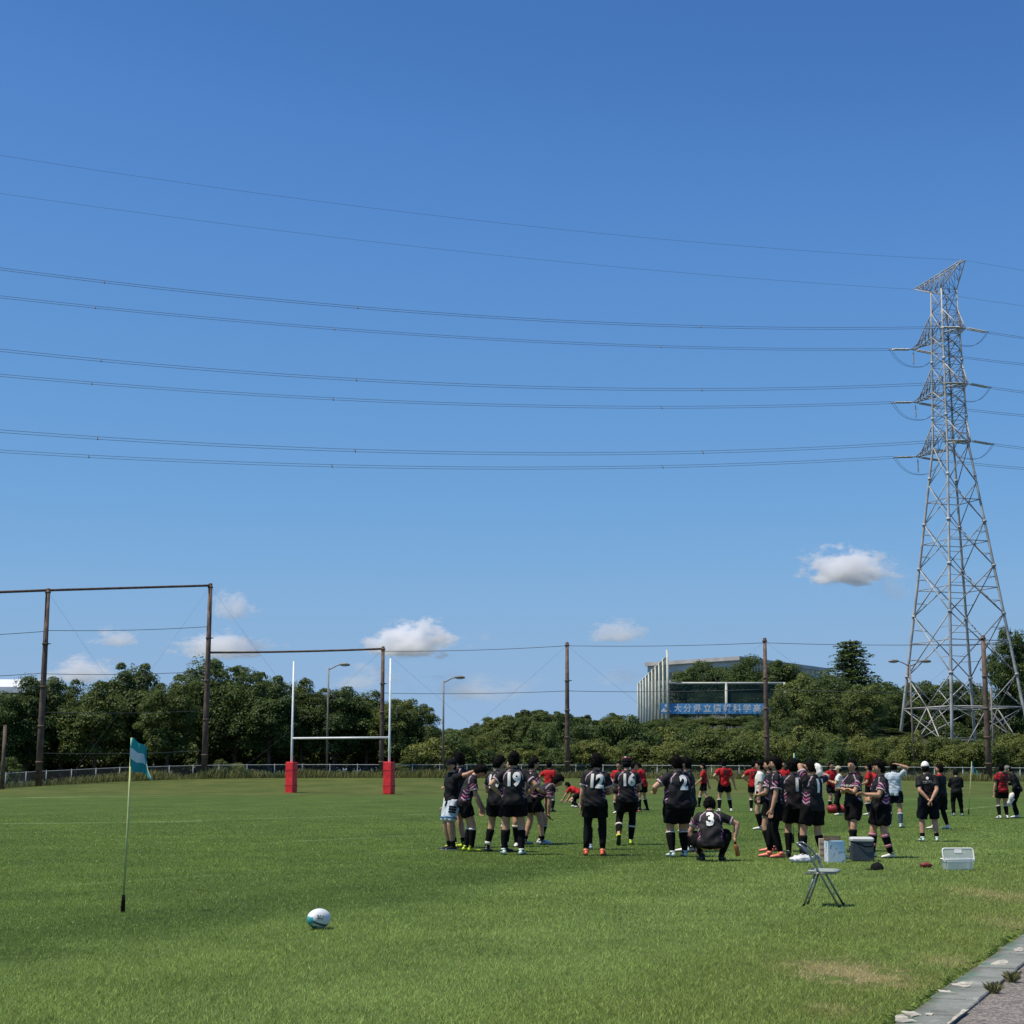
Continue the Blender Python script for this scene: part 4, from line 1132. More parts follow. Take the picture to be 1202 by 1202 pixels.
def ik(a, t, l1, l2, pole):
    d = t - a; L = d.length
    if L > (l1 + l2) * .995: d = d * ((l1 + l2) * .995 / L); L = d.length; t = a + d
    if L < abs(l1 - l2) * 1.02 + .01: L = abs(l1 - l2) * 1.02 + .01
    n = d.normalized(); x = (l1 * l1 - l2 * l2 + L * L) / (2 * L); h = math.sqrt(max(0, l1 * l1 - x * x))
    p = pole - n * pole.dot(n)
    if p.length < 1e-5: p = n.orthogonal()
    return a + n * x + p.normalized() * h, t

JOBS = []       # (object, voxel, finish function)
def union_later(mb, name, mats, parent, voxel, finish=None, smooth=3):
    o = mb.build(name, mats, parent)
    md = o.modifiers.new('union', 'REMESH'); md.mode = 'VOXEL'; md.voxel_size = voxel; md.use_smooth_shade = True
    if smooth: s = o.modifiers.new('relax', 'SMOOTH'); s.factor = .5; s.iterations = smooth
    JOBS.append((o, finish)); return o

HANDS = {  # preset: hand target, elbow pole, finger direction, curl  (right side; mirrored for left), 1.70 m figure
 'down': ((.265, .05, .735), (.25, -1, 0), (0, .15, -1), .5),
 'down_fwd': ((.235, .20, .80), (.3, -1, 0), (0, .3, -1), .5),
 'hips': ((.200, .02, .985), (1, -.55, .1), (-.45, .55, -.6), .6),
 'hips_back': ((.165, -.09, 1.0), (1, -.1, .1), (-.7, -.3, -.5), .5),
 'fold': ((-.06, .215, 1.13), (.55, .15, -1), (-1, .1, .05), .5),
 'behind': ((.035, -.205, .885), (1, -.35, 0), (-.6, -.1, -.6), .8),
 'front': ((.10, .31, 1.06), (.7, -.2, -1), (-.5, .7, .1), .7),
 'belly': ((.08, .20, 1.02), (.8, -.3, -.8), (-.8, .35, 0), .6),
 'swing_back': ((.27, -.18, .80), (.3, -1, 0), (0, -.3, -1), .5),
 'swing_front': ((.24, .26, .90), (.3, -1, -.2), (0, .6, -.8), .5),
}

def person(pos, H, heading, label, cat='person', group=None, girth=1.0, lean=0, side=0, twist=0, pelvis=None, head=(0, 0, 0), hands=('down', 'down'), feet=None, top='jersey', shorts='black', legs='sock', sock=m_sock, bands=((.78, .86, m_stripe),), boot='black', number=None, num_mat=None, num_size=.235, num_dx=0.0, hair='short', headwear=None, voxel=.012, skin=None, shorts_len=.62, sock_top=.80, chest_mark=False, back_mark=False, collar=None, hair_mat=None, stripes=1.0, squat=0.0, longsleeve=False, trousers=False):
    k = H / 1.70
    e = empty('person', pos, math.radians(heading)); e.scale = (k, k, k)
    tag(e, label, cat, group)
    rr = random.Random(hash(label) % 99991 if False else sum(ord(c) * (i + 3) for i, c in enumerate(label)))
    skin = skin or m_skin
    V3 = Vector
    # ---- skeleton
    pz = .925
    Pv = V3(pelvis) if pelvis else V3((0, 0, pz))
    Rt = Matrix.Rotation(math.radians(twist), 3, 'Z') @ Matrix.Rotation(math.radians(side), 3, 'Y') @ Matrix.Rotation(math.radians(-lean), 3, 'X')
    up, rt, fw = Rt @ V3((0, 0, 1)), Rt @ V3((1, 0, 0)), Rt @ V3((0, 1, 0))
    Rp = Matrix.Rotation(math.radians(twist * .3), 3, 'Z') @ Matrix.Rotation(math.radians(-lean * .45), 3, 'X')
    pr = Rp @ V3((1, 0, 0)); pu = Rp @ V3((0, 0, 1)); pf = Rp @ V3((0, 1, 0))
    def sp(h):      # point on the spine at height h above the pelvis, bending in the small of the back
        t = min(1, max(0, h / .22)); return Pv + (pu * (1 - t * .5) + up * (t * .5)).normalized() * min(h, .22) + (up * (h - .22) if h > .22 else V3((0, 0, 0)))
    Nk = sp(.475)
    Rh = Matrix.Rotation(math.radians(head[1]), 3, 'Z') @ Rt.to_3x3() @ Matrix.Rotation(math.radians(head[2]), 3, 'Y') @ Matrix.Rotation(math.radians(-head[0]), 3, 'X') if False else (Matrix.Rotation(math.radians(twist + head[1]), 3, 'Z') @ Matrix.Rotation(math.radians(head[2] + side * .5), 3, 'Y') @ Matrix.Rotation(math.radians(-(lean * .75 + head[0])), 3, 'X'))
    hu, hr_, hf = Rh @ V3((0, 0, 1)), Rh @ V3((1, 0, 0)), Rh @ V3((0, 1, 0))
    Hc = Nk + up * .045 + hu * .110 + hf * .012
    feet = feet or (((-.115, .02, 0, 8), (.115, -.02, 0, -8)))
    J = {}
    for s, (fx, fy, fz, yaw, *tilt) in zip((-1, 1), feet):
        hip = Pv + pr * (s * .092) - pu * .035
        ank = V3((fx, fy, fz + .078)); yw = math.radians(yaw)
        tf = V3((-math.sin(yw) * 1.0, math.cos(yw), 0)); tl = math.radians(tilt[0]) if tilt else 0
        pole = pf * 1.0 + pr * (s * (.15 + squat)) + tf * .5
        kn, ank = ik(hip, ank, .425, .405, pole)
        J[s] = dict(hip=hip, knee=kn, ank=ank, tf=tf, tilt=tl)
    A = {}
    for s, hs in zip((-1, 1), hands):
        sh = Nk - up * .072 + rt * (s * .168 * (.75 + .25 * girth)) - fw * .005
        if isinstance(hs, str): hs = HANDS[hs]; mir = True; local = True
        else: mir = False
        tgt, pole, fd, curl = hs[:4]
        tgt, pole, fd = V3(tgt), V3(pole), V3(fd)
        if mir:
            tgt.x *= s; pole.x *= s; fd.x *= s
            # carried along with the pelvis and the turn of the trunk
            tgt = Matrix.Rotation(math.radians(twist), 3, 'Z') @ tgt; pole = Matrix.Rotation(math.radians(twist), 3, 'Z') @ pole; fd = Matrix.Rotation(math.radians(twist), 3, 'Z') @ fd
            tgt += V3((Pv.x, Pv.y, Pv.z - pz))
            if girth > 1.1 and abs(tgt.x) > .15: tgt.x += s * .05 * (girth - 1) * 3
        el, wr = ik(sh, tgt, .285, .25, pole)
        A[s] = dict(sh=sh, el=el, wr=wr, fd=fd.normalized(), curl=curl)
    g = girth; gl = .6 + .4 * girth
    def ring(h, w, d, off=0.0):
        return sp(h) + (fw if h > .15 else pf) * off, w, d
    def torso(mb, rows, n=18):
        """loft of elliptical rings up the spine"""
        vs_ = []; fs = []
        for (h, w, d, off) in rows:
            t = min(1, max(0, h / .25)); X = (pr * (1 - t) + rt * t).normalized(); Y = (pf * (1 - t) + fw * t).normalized(); c = sp(h) if h >= 0 else Pv + pu * h
            c = c + Y * off
            for j in range(n):
                a = 2 * math.pi * j / n; ca, sa = math.cos(a), math.sin(a)
                q = (abs(ca) ** 2.4 + abs(sa) ** 2.4) ** (-1 / 2.4)
                vs_.append(c + X * (ca * q * w) + Y * (sa * q * d))
        for i in range(len(rows) - 1):
            for j in range(n): fs.append((i * n + j, i * n + (j + 1) % n, (i + 1) * n + (j + 1) % n, (i + 1) * n + j))
        fs.append(tuple(reversed(range(n)))); fs.append(tuple(range((len(rows) - 1) * n, len(rows) * n)))
        mb.add(vs_, fs)
    # ---- body: one continuous surface
    B = MB()
    torso(B, [(-.10, .12, .09, -.01), (-.04, .158 * g, .108 * g, -.012), (.05, .150 * g, .10 * g, 0), (.14, .135 * g, .094 * g, .004), (.24, .148 * g, .102 * g, .004), (.33, .165 * (.5 + .5 * g), .108 * (.5 + .5 * g), 0), (.40, .150 * (.6 + .4 * g), .092, -.008), (.445, .105, .072, -.012), (.475, .066, .062, -.008), (.50, .056, .058, 0)])
    B.tube([Nk - up * .03, Nk + up * .03, Hc - hu * .05], [.060 * (.7 + .3 * g), .056 * (.7 + .3 * g), .056], 12)
    hd = MB()
    def skull(d):
        s = 1.0
        if d.z < -.2: s *= 1 - .22 * (-.2 - d.z) - (.10 * max(0, -d.y) * (-.2 - d.z))
        if d.y > .3 and -.25 < d.z < .1 and abs(d.x) < .5: s *= .975
        if d.y > .2 and -.75 < d.z < -.45 and abs(d.x) < .4: s *= 1.04
        return s
    B.ell(Hc, .078, .097, .122, Rh, 18, 14, skull)
    B.ell(Hc + hf * .098 - hu * .018, .014, .020, .024, Rh, 8, 6)
    for s in (-1, 1): B.ell(Hc + hr_ * (s * .080) - hu * .012 - hf * .006, .011, .022, .033, Rh, 8, 6)
    for s in (-1, 1):
        a = A[s]; ax = (a['el'] - a['sh'])
        B.tube([a['sh'] - rt * s * .06 + up * .012, a['sh'], a['sh'].lerp(a['el'], .35), a['sh'].lerp(a['el'], .8), a['el'], a['el'].lerp(a['wr'], .22), a['el'].lerp(a['wr'], .6), a['wr'], a['wr'] + a['fd'] * .03],
               [.052 * gl, .056 * gl, .052 * gl, .044 * gl, .042 * gl, .045 * gl, .036 * gl, .028, .026], 12)
        l = J[s]
        B.tube([l['hip'] + pu * .06, l['hip'] - pu * .02, l['hip'].lerp(l['knee'], .3), l['hip'].lerp(l['knee'], .75), l['knee'], l['knee'].lerp(l['ank'], .28), l['knee'].lerp(l['ank'], .62), l['ank'] + V3((0, 0, .02)), l['ank'] - V3((0, 0, .03))],
               [.085 * g, .092 * g, .085 * gl, .066 * gl, .060 * gl, .061 * gl, .050 * gl, .039, .037], 12)
    def finish_body(o, me):
        # hands with five separate fingers, grown on at the wrists
        hb = MB()
        for s in (-1, 1):
            a = A[s]; f = a['fd']; wr = a['wr']
            inw = (Nk - wr); th = (fw * 1.0 + up * .2); th = th - f * th.dot(f)
            if th.length < .2: th = rt * -s - f * (rt * -s).dot(f)
            th.normalize(); pn = f.cross(th) * s; pn.normalize()
            hb.tube([wr - f * .02, wr + f * .02, wr + f * .06, wr + f * .092], [(.027, .020), (.036, .020), (.042, .017), (.039, .013)], 10, hint=th)
            c = a['curl']
            for q, (o_, L) in enumerate(((.030, .070), (.010, .078), (-.010, .073), (-.029, .058))):
                p = wr + f * .088 + th * o_; d = f.copy(); pts = [p - d * .012]
                for seg in range(3):
                    ang = c * (.55 + .25 * seg) + .06 * q * c; d = (d * math.cos(ang) + pn * math.sin(ang)).normalized(); p = p + d * L * (.42, .33, .25)[seg]; pts.append(p)
                hb.tube(pts, [.0098, .0092, .0085, .0072], 6)
            d = (f * .75 + th * .65).normalized(); p = wr + f * .028 + th * .030; hb.tube([p - d * .01, p + d * .032, p + d * .055 + f * .010 + pn * .006, p + d * .062 + f * .032 + pn * .016], [.0135, .0115, .0102, .008], 6)
        h2 = hb.mesh('hands', skin)
        bm = bmesh.new(); bm.from_mesh(me); bm.from_mesh(h2); bm.to_mesh(me); bm.free(); bpy.data.meshes.remove(h2)
        me.polygons.foreach_set('use_smooth', [True] * len(me.polygons))
    body = union_later(B, 'body', skin, e, max(.0168, voxel), finish_body, 1)
    # ---- face
    for s in (-1, 1):
        m = MB(); m.ell(Hc + hr_ * (s * .031) + hf * .0885 + hu * .006, .0125, .008, .0065, Rh, 8, 6); m.build('eye', m_eye, body)
        m = MB(); m.ell(Hc + hr_ * (s * .031) + hf * .091 + hu * .024, .018, .006, .0045, Rh, 8, 6); m.build('eyebrow', m_hair, body)
    m = MB(); m.ell(Hc + hf * .088 - hu * .062, .021, .009, .0055, Rh, 8, 6); m.build('mouth', m_lip, body)
    # ---- hair and headwear
    if hair:
        ph = [rr.uniform(0, 6.28) for _ in range(6)]
        vol = {'short': 1.07, 'thick': 1.13, 'spiky': 1.17, 'crop': 1.04}[hair]
        def hairf(d):
            az = math.atan2(d.x, d.y)
            front = math.cos(az)                       # 1 at the face, -1 at the nape
            line = .42 if front > .55 else (.42 - 1.2 * (1 - (front + .25) / .8) if front > -.25 else -.78)
            kk = 1 / (1 + math.exp(-(d.z - line) * 22))
            nz = math.sin(9 * d.x + ph[0]) * math.sin(8 * d.y + ph[1]) * .5 + math.sin(19 * d.x + 7 * d.z + ph[2]) * math.sin(17 * d.y + ph[3] + 5 * d.z) * .5
            return .88 * (1 - kk) + kk * (vol + (.065 if hair != 'crop' else .015) * nz + .04 * max(0, d.z))
        m = MB(); m.ell(Hc - hf * .004, .081, .099, .124, Rh, 32, 22, hairf)
        if hair != 'crop':
            for _ in range(420):
                z_ = rr.uniform(-.7, 1); a_ = rr.uniform(0, 6.283); c_ = math.sqrt(max(0, 1 - z_ * z_)); d = V3((c_ * math.sin(a_), c_ * math.cos(a_), z_)); q = hairf(d)
                if q < 1.0: continue
                b_ = V3((d.x * .081, d.y * .099, d.z * .124)); t_ = V3((rr.gauss(0, .5), rr.gauss(-.25, .5), rr.gauss(-.35, .5))); dr = (d * .8 + t_ * .7).normalized()
                L_ = rr.uniform(.014, .034) * (1.25 if hair == 'thick' else .9); s_ = dr.cross(V3((rr.uniform(-1, 1), rr.uniform(-1, 1), rr.uniform(-1, 1)))).normalized() * .009; s2 = dr.cross(s_).normalized() * .009
                o_ = b_ * (q - .07); T_ = [o_ - s_, o_ + s_, o_ + s2, o_ + dr * L_ + b_.normalized() * .004]
                m.add([Hc - hf * .004 + Rh @ p_ for p_ in T_], [(0, 1, 3), (1, 2, 3), (2, 0, 3)])
        m.build('hair', hair_mat or m_hair, e)
    if headwear and headwear[0] == 'cap':
        cm = headwear[1]; cap = empty('cap'); cap.parent = e
        def capf(d): return 1.0 if d.z > .05 else .80
        m = MB(); m.ell(Hc + hu * .012 - hf * .004, .092, .108, .128, Rh, 24, 16, capf); m.build('crown', cm, cap)
        m = MB(); dirn = headwear[2] if len(headwear) > 2 else 1
        vs_ = []; n_ = 9
        for i in range(n_):
            a = -1.0 + 2.0 * i / (n_ - 1)
            for r_, dz in ((.092, .030), (.175, .008)):
                rr_ = r_ if r_ < .1 else r_ - .055 * a * a
                vs_.append(Hc + hr_ * (math.sin(a) * rr_ * .92) + hf * (dirn * math.cos(a) * rr_ * 1.06) + hu * dz)
        n2 = len(vs_); vs_ += [p - hu * .006 for p in vs_]
        fs = []
        for i in range(n_ - 1):
            a0 = i * 2; fs.append((a0, a0 + 1, a0 + 3, a0 + 2)); fs.append((a0 + n2 + 2, a0 + n2 + 3, a0 + n2 + 1, a0 + n2)); fs.append((a0 + 1, a0 + 1 + n2, a0 + 3 + n2, a0 + 3))
        m.add(vs_, fs); m.build('peak', cm, cap)
    if headwear and headwear[0] == 'scrum_cap':
        sc = empty('scrum_cap'); sc.parent = e
        def scf(d): return 1.0 if (d.z > -.35 and (d.y < .45 or d.z > .35)) else .85
        m = MB(); m.ell(Hc, .092, .110, .135, Rh, 24, 18, scf); m.build('shell', m_cap_b, sc)
        for i in range(7):
            a = -1.5 + i * .5
            for j, z in enumerate((.25, .62)):
                c_ = math.sqrt(1 - z * z); m = MB(); m.ell(Hc + hr_ * (math.sin(a) * .086 * c_) - hf * (math.cos(a) * .104 * c_) + hu * (.135 * z), .022, .022, .026, Rh, 8, 6); m.build('pad', BOOTRED if j else m_cap_b, sc)
        m = MB(); m.ell(Hc - hf * .072 + hu * .098 - hr_ * .03, .022, .018, .020, Rh, 8, 6); m.build('white_patch', m_print, sc)
    # ---- top
    T = MB(); gt = g
    hem = -.115 if top != 'polo' else -.10
    torso(T, [(hem, .176 * gt, .128 * gt, -.006), (-.04, .182 * gt, .134 * gt, -.008), (.06, .172 * gt, .126 * gt, .002), (.15, .166 * gt, .122 * gt, .004), (.25, .174 * (.3 + .7 * gt), .126 * (.3 + .7 * gt), .004), (.33, .184 * (.45 + .55 * gt), .126 * (.45 + .55 * gt), 0), (.40, .164 * (.55 + .45 * gt), .108, -.008), (.445, .116, .086, -.012), (.478, .075, .073, -.006), (.50, .070, .070, -.002)])
    slen = .62 if top in ('tee', 'white') else .66
    for s in (-1, 1):
        a = A[s]
        if longsleeve:
            T.tube([a['sh'] - rt * s * .07 + up * .012, a['sh'], a['sh'].lerp(a['el'], .5), a['el'], a['el'].lerp(a['wr'], .5), a['wr'] - a['fd'] * .01], [.076 * gl, .078 * gl, .068 * gl, .062 * gl, .055, .045], 12)
        else:
            T.tube([a['sh'] - rt * s * .07 + up * .012, a['sh'], a['sh'].lerp(a['el'], slen * .5), a['sh'].lerp(a['el'], slen)], [.066 * gl, .070 * gl, .071 * gl, .073 * gl], 14)
    fold_ph = [rr.uniform(0, 6.28) for _ in range(6)]
    spx = sp(.25)
    def finish_top(o, me):
        n = len(me.vertices); co = np.empty(n * 3, np.float32); me.vertices.foreach_get('co', co); co = co.reshape(-1, 3).astype(float)
        no = np.empty(n * 3, np.float32); me.vertices.foreach_get('normal', no); no = no.reshape(-1, 3)
        P0 = np.array(Pv); U, Rr, Fw_ = np.array(up), np.array(rt), np.array(fw)
        rel = co - np.array(sp(.22)); h = rel @ U + .22; x = rel @ Rr; y = rel @ Fw_
        low_ = h < .2
        rel2 = co - P0; h2 = rel2 @ np.array((pu + up).normalized()); h = np.where(low_, h2, h)
        # folds of loose cloth
        f = (np.sin(26 * h + 9 * x + 3 * np.sin(11 * x + fold_ph[0]) + fold_ph[1]) * .5 + np.sin(38 * (x + .6 * h) + 4 * np.sin(14 * h + fold_ph[2])) * .35 + np.sin(17 * x - 31 * h + fold_ph[3]) * .4)
        amp = .0105 * (1 - smooth01((h - .22) / .18) * .7)
        co2 = co + no * (f * amp)[:, None]
        me.vertices.foreach_set('co', co2.astype(np.float32).ravel())
        # print, plus the upper back's sheen put into the colour
        tA = np.full(n, -1.0); ax_front = np.zeros(n)
        for s in (-1, 1):
            a = A[s]; S0, E0 = np.array(a['sh']), np.array(a['el']); d = E0 - S0; L = np.linalg.norm(d); d = d / L
            t = (co - S0) @ d / L; r = np.linalg.norm(co - S0 - np.outer((co - S0) @ d, d), axis=1)
            m_ = (r < .105 * gl) & (t > .12) & ((np.abs(x) > .165 * (.6 + .4 * gt)) | (t > .45))
            tA = np.where(m_, t, tA); ax_front = np.where(m_, (co - S0) @ Fw_, ax_front)
        C = np.tile(np.array(BLACK), (n, 1))
        arm = tA > 0
        if top == 'jersey':
            C[:] = BLACK
            C = np.where(((~arm) & (h > .17) & (h < .42))[:, None] & (y < .02)[:, None], np.array(BACK_SHEEN) * .8, C)  # sunlit upper back: paler tone painted into the jersey colour
            ax_ = np.abs(x)
            def seg(p, q, w):
                px, ph_ = p; qx, qh = q; L2 = (qx - px) ** 2 + (qh - ph_) ** 2
                t = np.clip(((ax_ - px) * (qx - px) + (h - ph_) * (qh - ph_)) / L2, 0, 1); return np.hypot(ax_ - px - t * (qx - px), h - ph_ - t * (qh - ph_)) < w
            k1 = (~arm) & seg((.060, .475), (.150, .385), .0075) | (~arm) & seg((.150, .385), (.172, .30), .0065)
            C[k1] = PIPE
            side_ = (~arm) & (np.abs(y) < .085) & (ax_ > .10 * gt)
            q = (h - .55 * np.abs(y + .02)) / .062
            fr = q - np.floor(q); idx = np.floor(q).astype(int)
            band = side_ & (h > -.02) & (h < .21) & (fr < .34 * stripes)
            C[band & (idx % 2 == 0)] = LPINK; C[band & (idx % 2 != 0)] = PINK
            C[side_ & (h > -.02) & (h < .2) & (fr > .55) & (idx % 2 == 0) & (fr < .8)] = (.10, .02, .07)
            cf = arm & (tA > slen - .10); C[cf] = LPINK
            C[arm & (tA > slen - .055)] = WHT
            C[arm & (tA > slen - .018)] = BLACK
            dg = (tA * .30 + ax_front * .9) / .075; frd = dg - np.floor(dg)
            lg = arm & (ax_front > -.02) & (tA > .22) & (tA < slen - .14) & (frd < .30 * stripes); C[lg & (np.floor(dg) % 2 == 0)] = LPINK; C[lg & (np.floor(dg) % 2 != 0)] = PINK
            C[(~arm) & (h > .468)] = (.02, .018, .022)
        elif top == 'red':
            C[:] = RED
            C[(~arm) & (h < .02) & (np.abs(y) < .05)] = DRED
            C[(arm & (tA > slen - .06))] = DRED; C[(~arm) & (h > .472)] = DRED
        elif top == 'redblack':
            C[:] = RED; q = h / .085; C[(~arm) & ((q - np.floor(q)) < .4)] = (.035, .008, .01); C[arm & (tA > .35)] = (.05, .01, .012)
        elif top in ('tee', 'polo', 'track'):
            C[:] = (.008, .0078, .0085)
            if collar is not None: C[h > .462] = collar
        elif top == 'white': C[:] = (.74, .71, .65)
        elif top == 'paleblue':
            C[:] = (.60, .65, .68); q = h / .07; C[(~arm) & ((q - np.floor(q)) < .3) & (y < 0)] = (.30, .42, .56)
        at_ = me.color_attributes.new('print', 'FLOAT_COLOR', 'POINT')
        at_.data.foreach_set('color', np.concatenate([C, np.ones((n, 1))], 1).astype(np.float32).ravel())
        me.polygons.foreach_set('use_smooth', [True] * len(me.polygons)); me.update()
        # number and marks laid on the cloth
        bvh = BVHTree.FromPolygons([tuple(v.co) for v in me.vertices], [tuple(p.vertices) for p in me.polygons])
        def lay(msh, cx, ch, sgn, mat, name):
            bm = bmesh.new(); bm.from_mesh(msh); bmesh.ops.triangulate(bm, faces=bm.faces); bmesh.ops.subdivide_edges(bm, edges=bm.edges, cuts=2, use_grid_fill=True)
            for v in bm.verts:
                X, Z = v.co.x * 1.0, v.co.y
                base = sp(ch + Z) + rt * ((cx + X) if sgn < 0 else (cx - X))
                org = base + fw * (sgn * .6); hit = bvh.ray_cast(org, fw * -sgn, 1.2)
                v.co = (hit[0] + fw * (sgn * .012)) if hit[0] is not None else base + fw * sgn * .14
            bm.to_mesh(msh); bm.free(); msh.materials.clear(); msh.materials.append(mat); link(name, msh, o)
        if number:
            msh = text_mesh(number, num_size * 1.28, .017 * num_size / .27, 'number')
            for v in msh.vertices: v.co.x *= .86
            lay(msh, num_dx, .30, -1, num_mat or m_print, 'number')
        if chest_mark:
            mm = MB()
            for q in range(6): mm.box((-.10 + q * .034, -.022, 0), (-.10 + q * .034 + .024 - .006 * (q % 2), .022 - .012 * (q % 3 == 1), .001))
            msh = mm.mesh('chest_lettering', m_print, False); lay(msh, 0.0, .27, 1, m_print, 'chest_lettering')
        if back_mark:
            mm = MB()
            mm.add([(.03 * math.cos(a) + .0, .11 + .03 * math.sin(a), 0) for a in np.linspace(0, 6.283, 14, False)], [tuple(range(14))]); lay(mm.mesh('emblem', m_print, False), 0, .30, -1, m_print, 'emblem')
            for r_, (n_, y0_) in enumerate(((9, .045), (12, .012))):
                mm = MB()
                for q in range(n_): w_ = .20 / n_; mm.box((-.10 + q * w_, y0_ - .009, 0), (-.10 + q * w_ + w_ * (.66 if (q * 7 + r_) % 4 else .4), y0_ + .010 - .004 * (q % 2), .001))
                lay(mm.mesh('lettering', m_print, False), 0, .30, -1, m_print, 'lettering')
    tname = {'jersey': 'jersey', 'red': 'jersey', 'redblack': 'jersey', 'polo': 'polo_shirt', 'track': 'track_jacket'}.get(top, 'shirt')
    union_later(T, tname, m_kit, e, voxel * 1.06, finish_top, 3)
    # ---- shorts or trousers
    S = MB(); sm = {'black': m_black, 'navy': m_navy, 'pale': m_shorts_b}[shorts]
    torso(S, [(-.13, .150, .11, -.012), (-.09, .164 * g, .120 * g, -.012), (-.02, .158 * g, .114 * g, -.010), (.05, .150 * g, .104 * g, 0)])
    for s in (-1, 1):
        l = J[s]; d = (l['knee'] - l['hip'])
        if trousers:
            S.tube([l['hip'] + pu * .03, l['hip'].lerp(l['knee'], .3), l['knee'], l['knee'].lerp(l['ank'], .5), l['ank'] + V3((0, 0, .0))], [.108 * g, .102 * g, .078 * g, .072, .066], 14)
        else:
            S.tube([l['hip'] + pu * .03, l['hip'].lerp(l['knee'], .28), l['hip'].lerp(l['knee'], shorts_len)], [.112 * g, .115 * g, .108 * gl], 14)
    def finish_shorts(o, me):
        n = len(me.vertices); co = np.empty(n * 3, np.float32); me.vertices.foreach_get('co', co); co = co.reshape(-1, 3)
        no = np.empty(n * 3, np.float32); me.vertices.foreach_get('normal', no); no = no.reshape(-1, 3)
        a = np.arctan2(co[:, 1], co[:, 0]); f = np.sin(a * 11 + 9 * co[:, 2] + fold_ph[4]) * .5 + np.sin(a * 7 - 26 * co[:, 2] + fold_ph[5]) * .5
        me.vertices.foreach_set('co', (co + no * (f * .010)[:, None]).astype(np.float32).ravel())
        me.polygons.foreach_set('use_smooth', [True] * len(me.polygons)); me.update()
    union_later(S, 'trousers' if trousers else 'shorts', sm, e, voxel * 1.4, finish_shorts, 3)
    if shorts == 'pale':
        for s in (-1, 1):
            l = J[s]; m = MB(); q = l['hip'].lerp(l['knee'], shorts_len); dd = (l['knee'] - l['hip']).normalized(); m.tube([q - dd * .075, q - dd * .045], .1195 * g, 14); m.build('hem_stripe', plainblue, e)
            for t in (.25, .36, .47):
                q = l['hip'].lerp(l['knee'], t) + pr * s * .055 + pf * .03; m = MB(); m.tube([q - dd * .016, q + dd * .016], .078 * g, 12); m.build('side_stripe', m_navy, e)
    # ---- socks, tights, boots
    for s in (-1, 1):
        l = J[s]; kn, an, hp = l['knee'], l['ank'], l['hip']
        def lp(t): return an.lerp(kn, t)
        def lr(t): return np.interp(t, [0, .10, .38, .72, 1.0], [.0405, .041, .0525 * gl, .0640 * gl, .0630 * gl])
        if legs in ('sock', 'tights', 'ankle'):
            if legs == 'tights':
                m = MB(); m.tube([hp - pu * .04, hp.lerp(kn, .4), hp.lerp(kn, .78), kn, lp(.72), lp(.38), lp(.1)], [.09 * g, .0885 * gl, .0695 * gl, .0645 * gl, .0655 * gl, .0545 * gl, .043], 14); m.build('tights', m_tight, e)
            st = .95 if legs == 'tights' else sock_top
            if legs == 'ankle': st = .25
            if legs != 'tights' or bands:
                m = MB(); m.tube([lp(t) for t in np.linspace(-.04, st, 9)], [lr(t) + (.004 if legs == 'tights' else .006) for t in np.linspace(-.04, st, 9)], 14); so = m.build('sock', sock, e)
                for (b0_, b1_, bm_) in (bands or ()):
                    m = MB(); m.tube([lp(b0_), lp(b1_)], [lr(b0_) + .0095, lr(b1_) + .0095], 14); m.build('sock_band', bm_, so)
        tf = l['tf']; tl = l['tilt']; dn = V3((0, 0, -1))
        if tl: tf2 = (tf * math.cos(tl) + dn * math.sin(tl)).normalized(); dn = (dn * math.cos(tl) - tf * math.sin(tl)).normalized(); tf = tf2
        sd_ = tf.cross(dn)
        base = an + dn * .070
        bt = MB()
        prof = [(-.072, .030, .040, .028), (-.055, .037, .062, .034), (-.01, .038, .082, .044), (.04, .039, .070, .040), (.09, .044, .052, .032), (.14, .045, .042, .026), (.175, .036, .034, .020), (.195, .016, .020, .012)]
        vs_ = []; fs = []; n = 12
        for (y_, w_, hgt_, _) in prof:
            for j in range(n):
                a = 2 * math.pi * j / n; ca, sa = math.cos(a), math.sin(a)
                vs_.append(base + tf * y_ + sd_ * (ca * w_ * (1 if sa < 0 else .85)) - dn * (hgt_ * .5 + sa * hgt_ * .5 + .008))
        for i in range(len(prof) - 1):
            for j in range(n): fs.append((i * n + j, i * n + (j + 1) % n, (i + 1) * n + (j + 1) % n, (i + 1) * n + j))
        fs += [tuple(reversed(range(n))), tuple(range((len(prof) - 1) * n, len(prof) * n))]
        bt.add(vs_, fs); bt.tube([an + V3((0, 0, .03)), an - V3((0, 0, .02))], [.046, .047], 12)
        bo_ = bt.build('boot', BOOT[boot], e)
        sl = MB(); vs_ = []
        for (y_, w_, *_r) in prof: vs_ += [base + tf * y_ + sd_ * w_ * .98, base + tf * y_ - sd_ * w_ * .98]
        n2 = len(vs_); vs_ += [p - dn * .014 for p in vs_]; fs = []
        for i in range(len(prof) - 1): a0 = 2 * i; fs += [(a0, a0 + 1, a0 + 3, a0 + 2), (a0 + n2, a0 + n2 + 2, a0 + n2 + 3, a0 + n2 + 1), (a0, a0 + 2, a0 + n2 + 2, a0 + n2), (a0 + 1, a0 + 1 + n2, a0 + 3 + n2, a0 + 3)]
        sl.add(vs_, fs); sl.build('sole', BOOT['white'] if boot in ('black',) and legs == 'ankle' else m_sole, bo_, False)
    e['joints'] = 0
    del e['joints']
    return e, k, A, J, Hc

BOOTRED = plain('dark_red_foam_pad', (.16, .015, .03), .7, .15, 20)
plainblue = plain('mid_blue_stripe', (.10, .20, .36), .8, .1, 20)

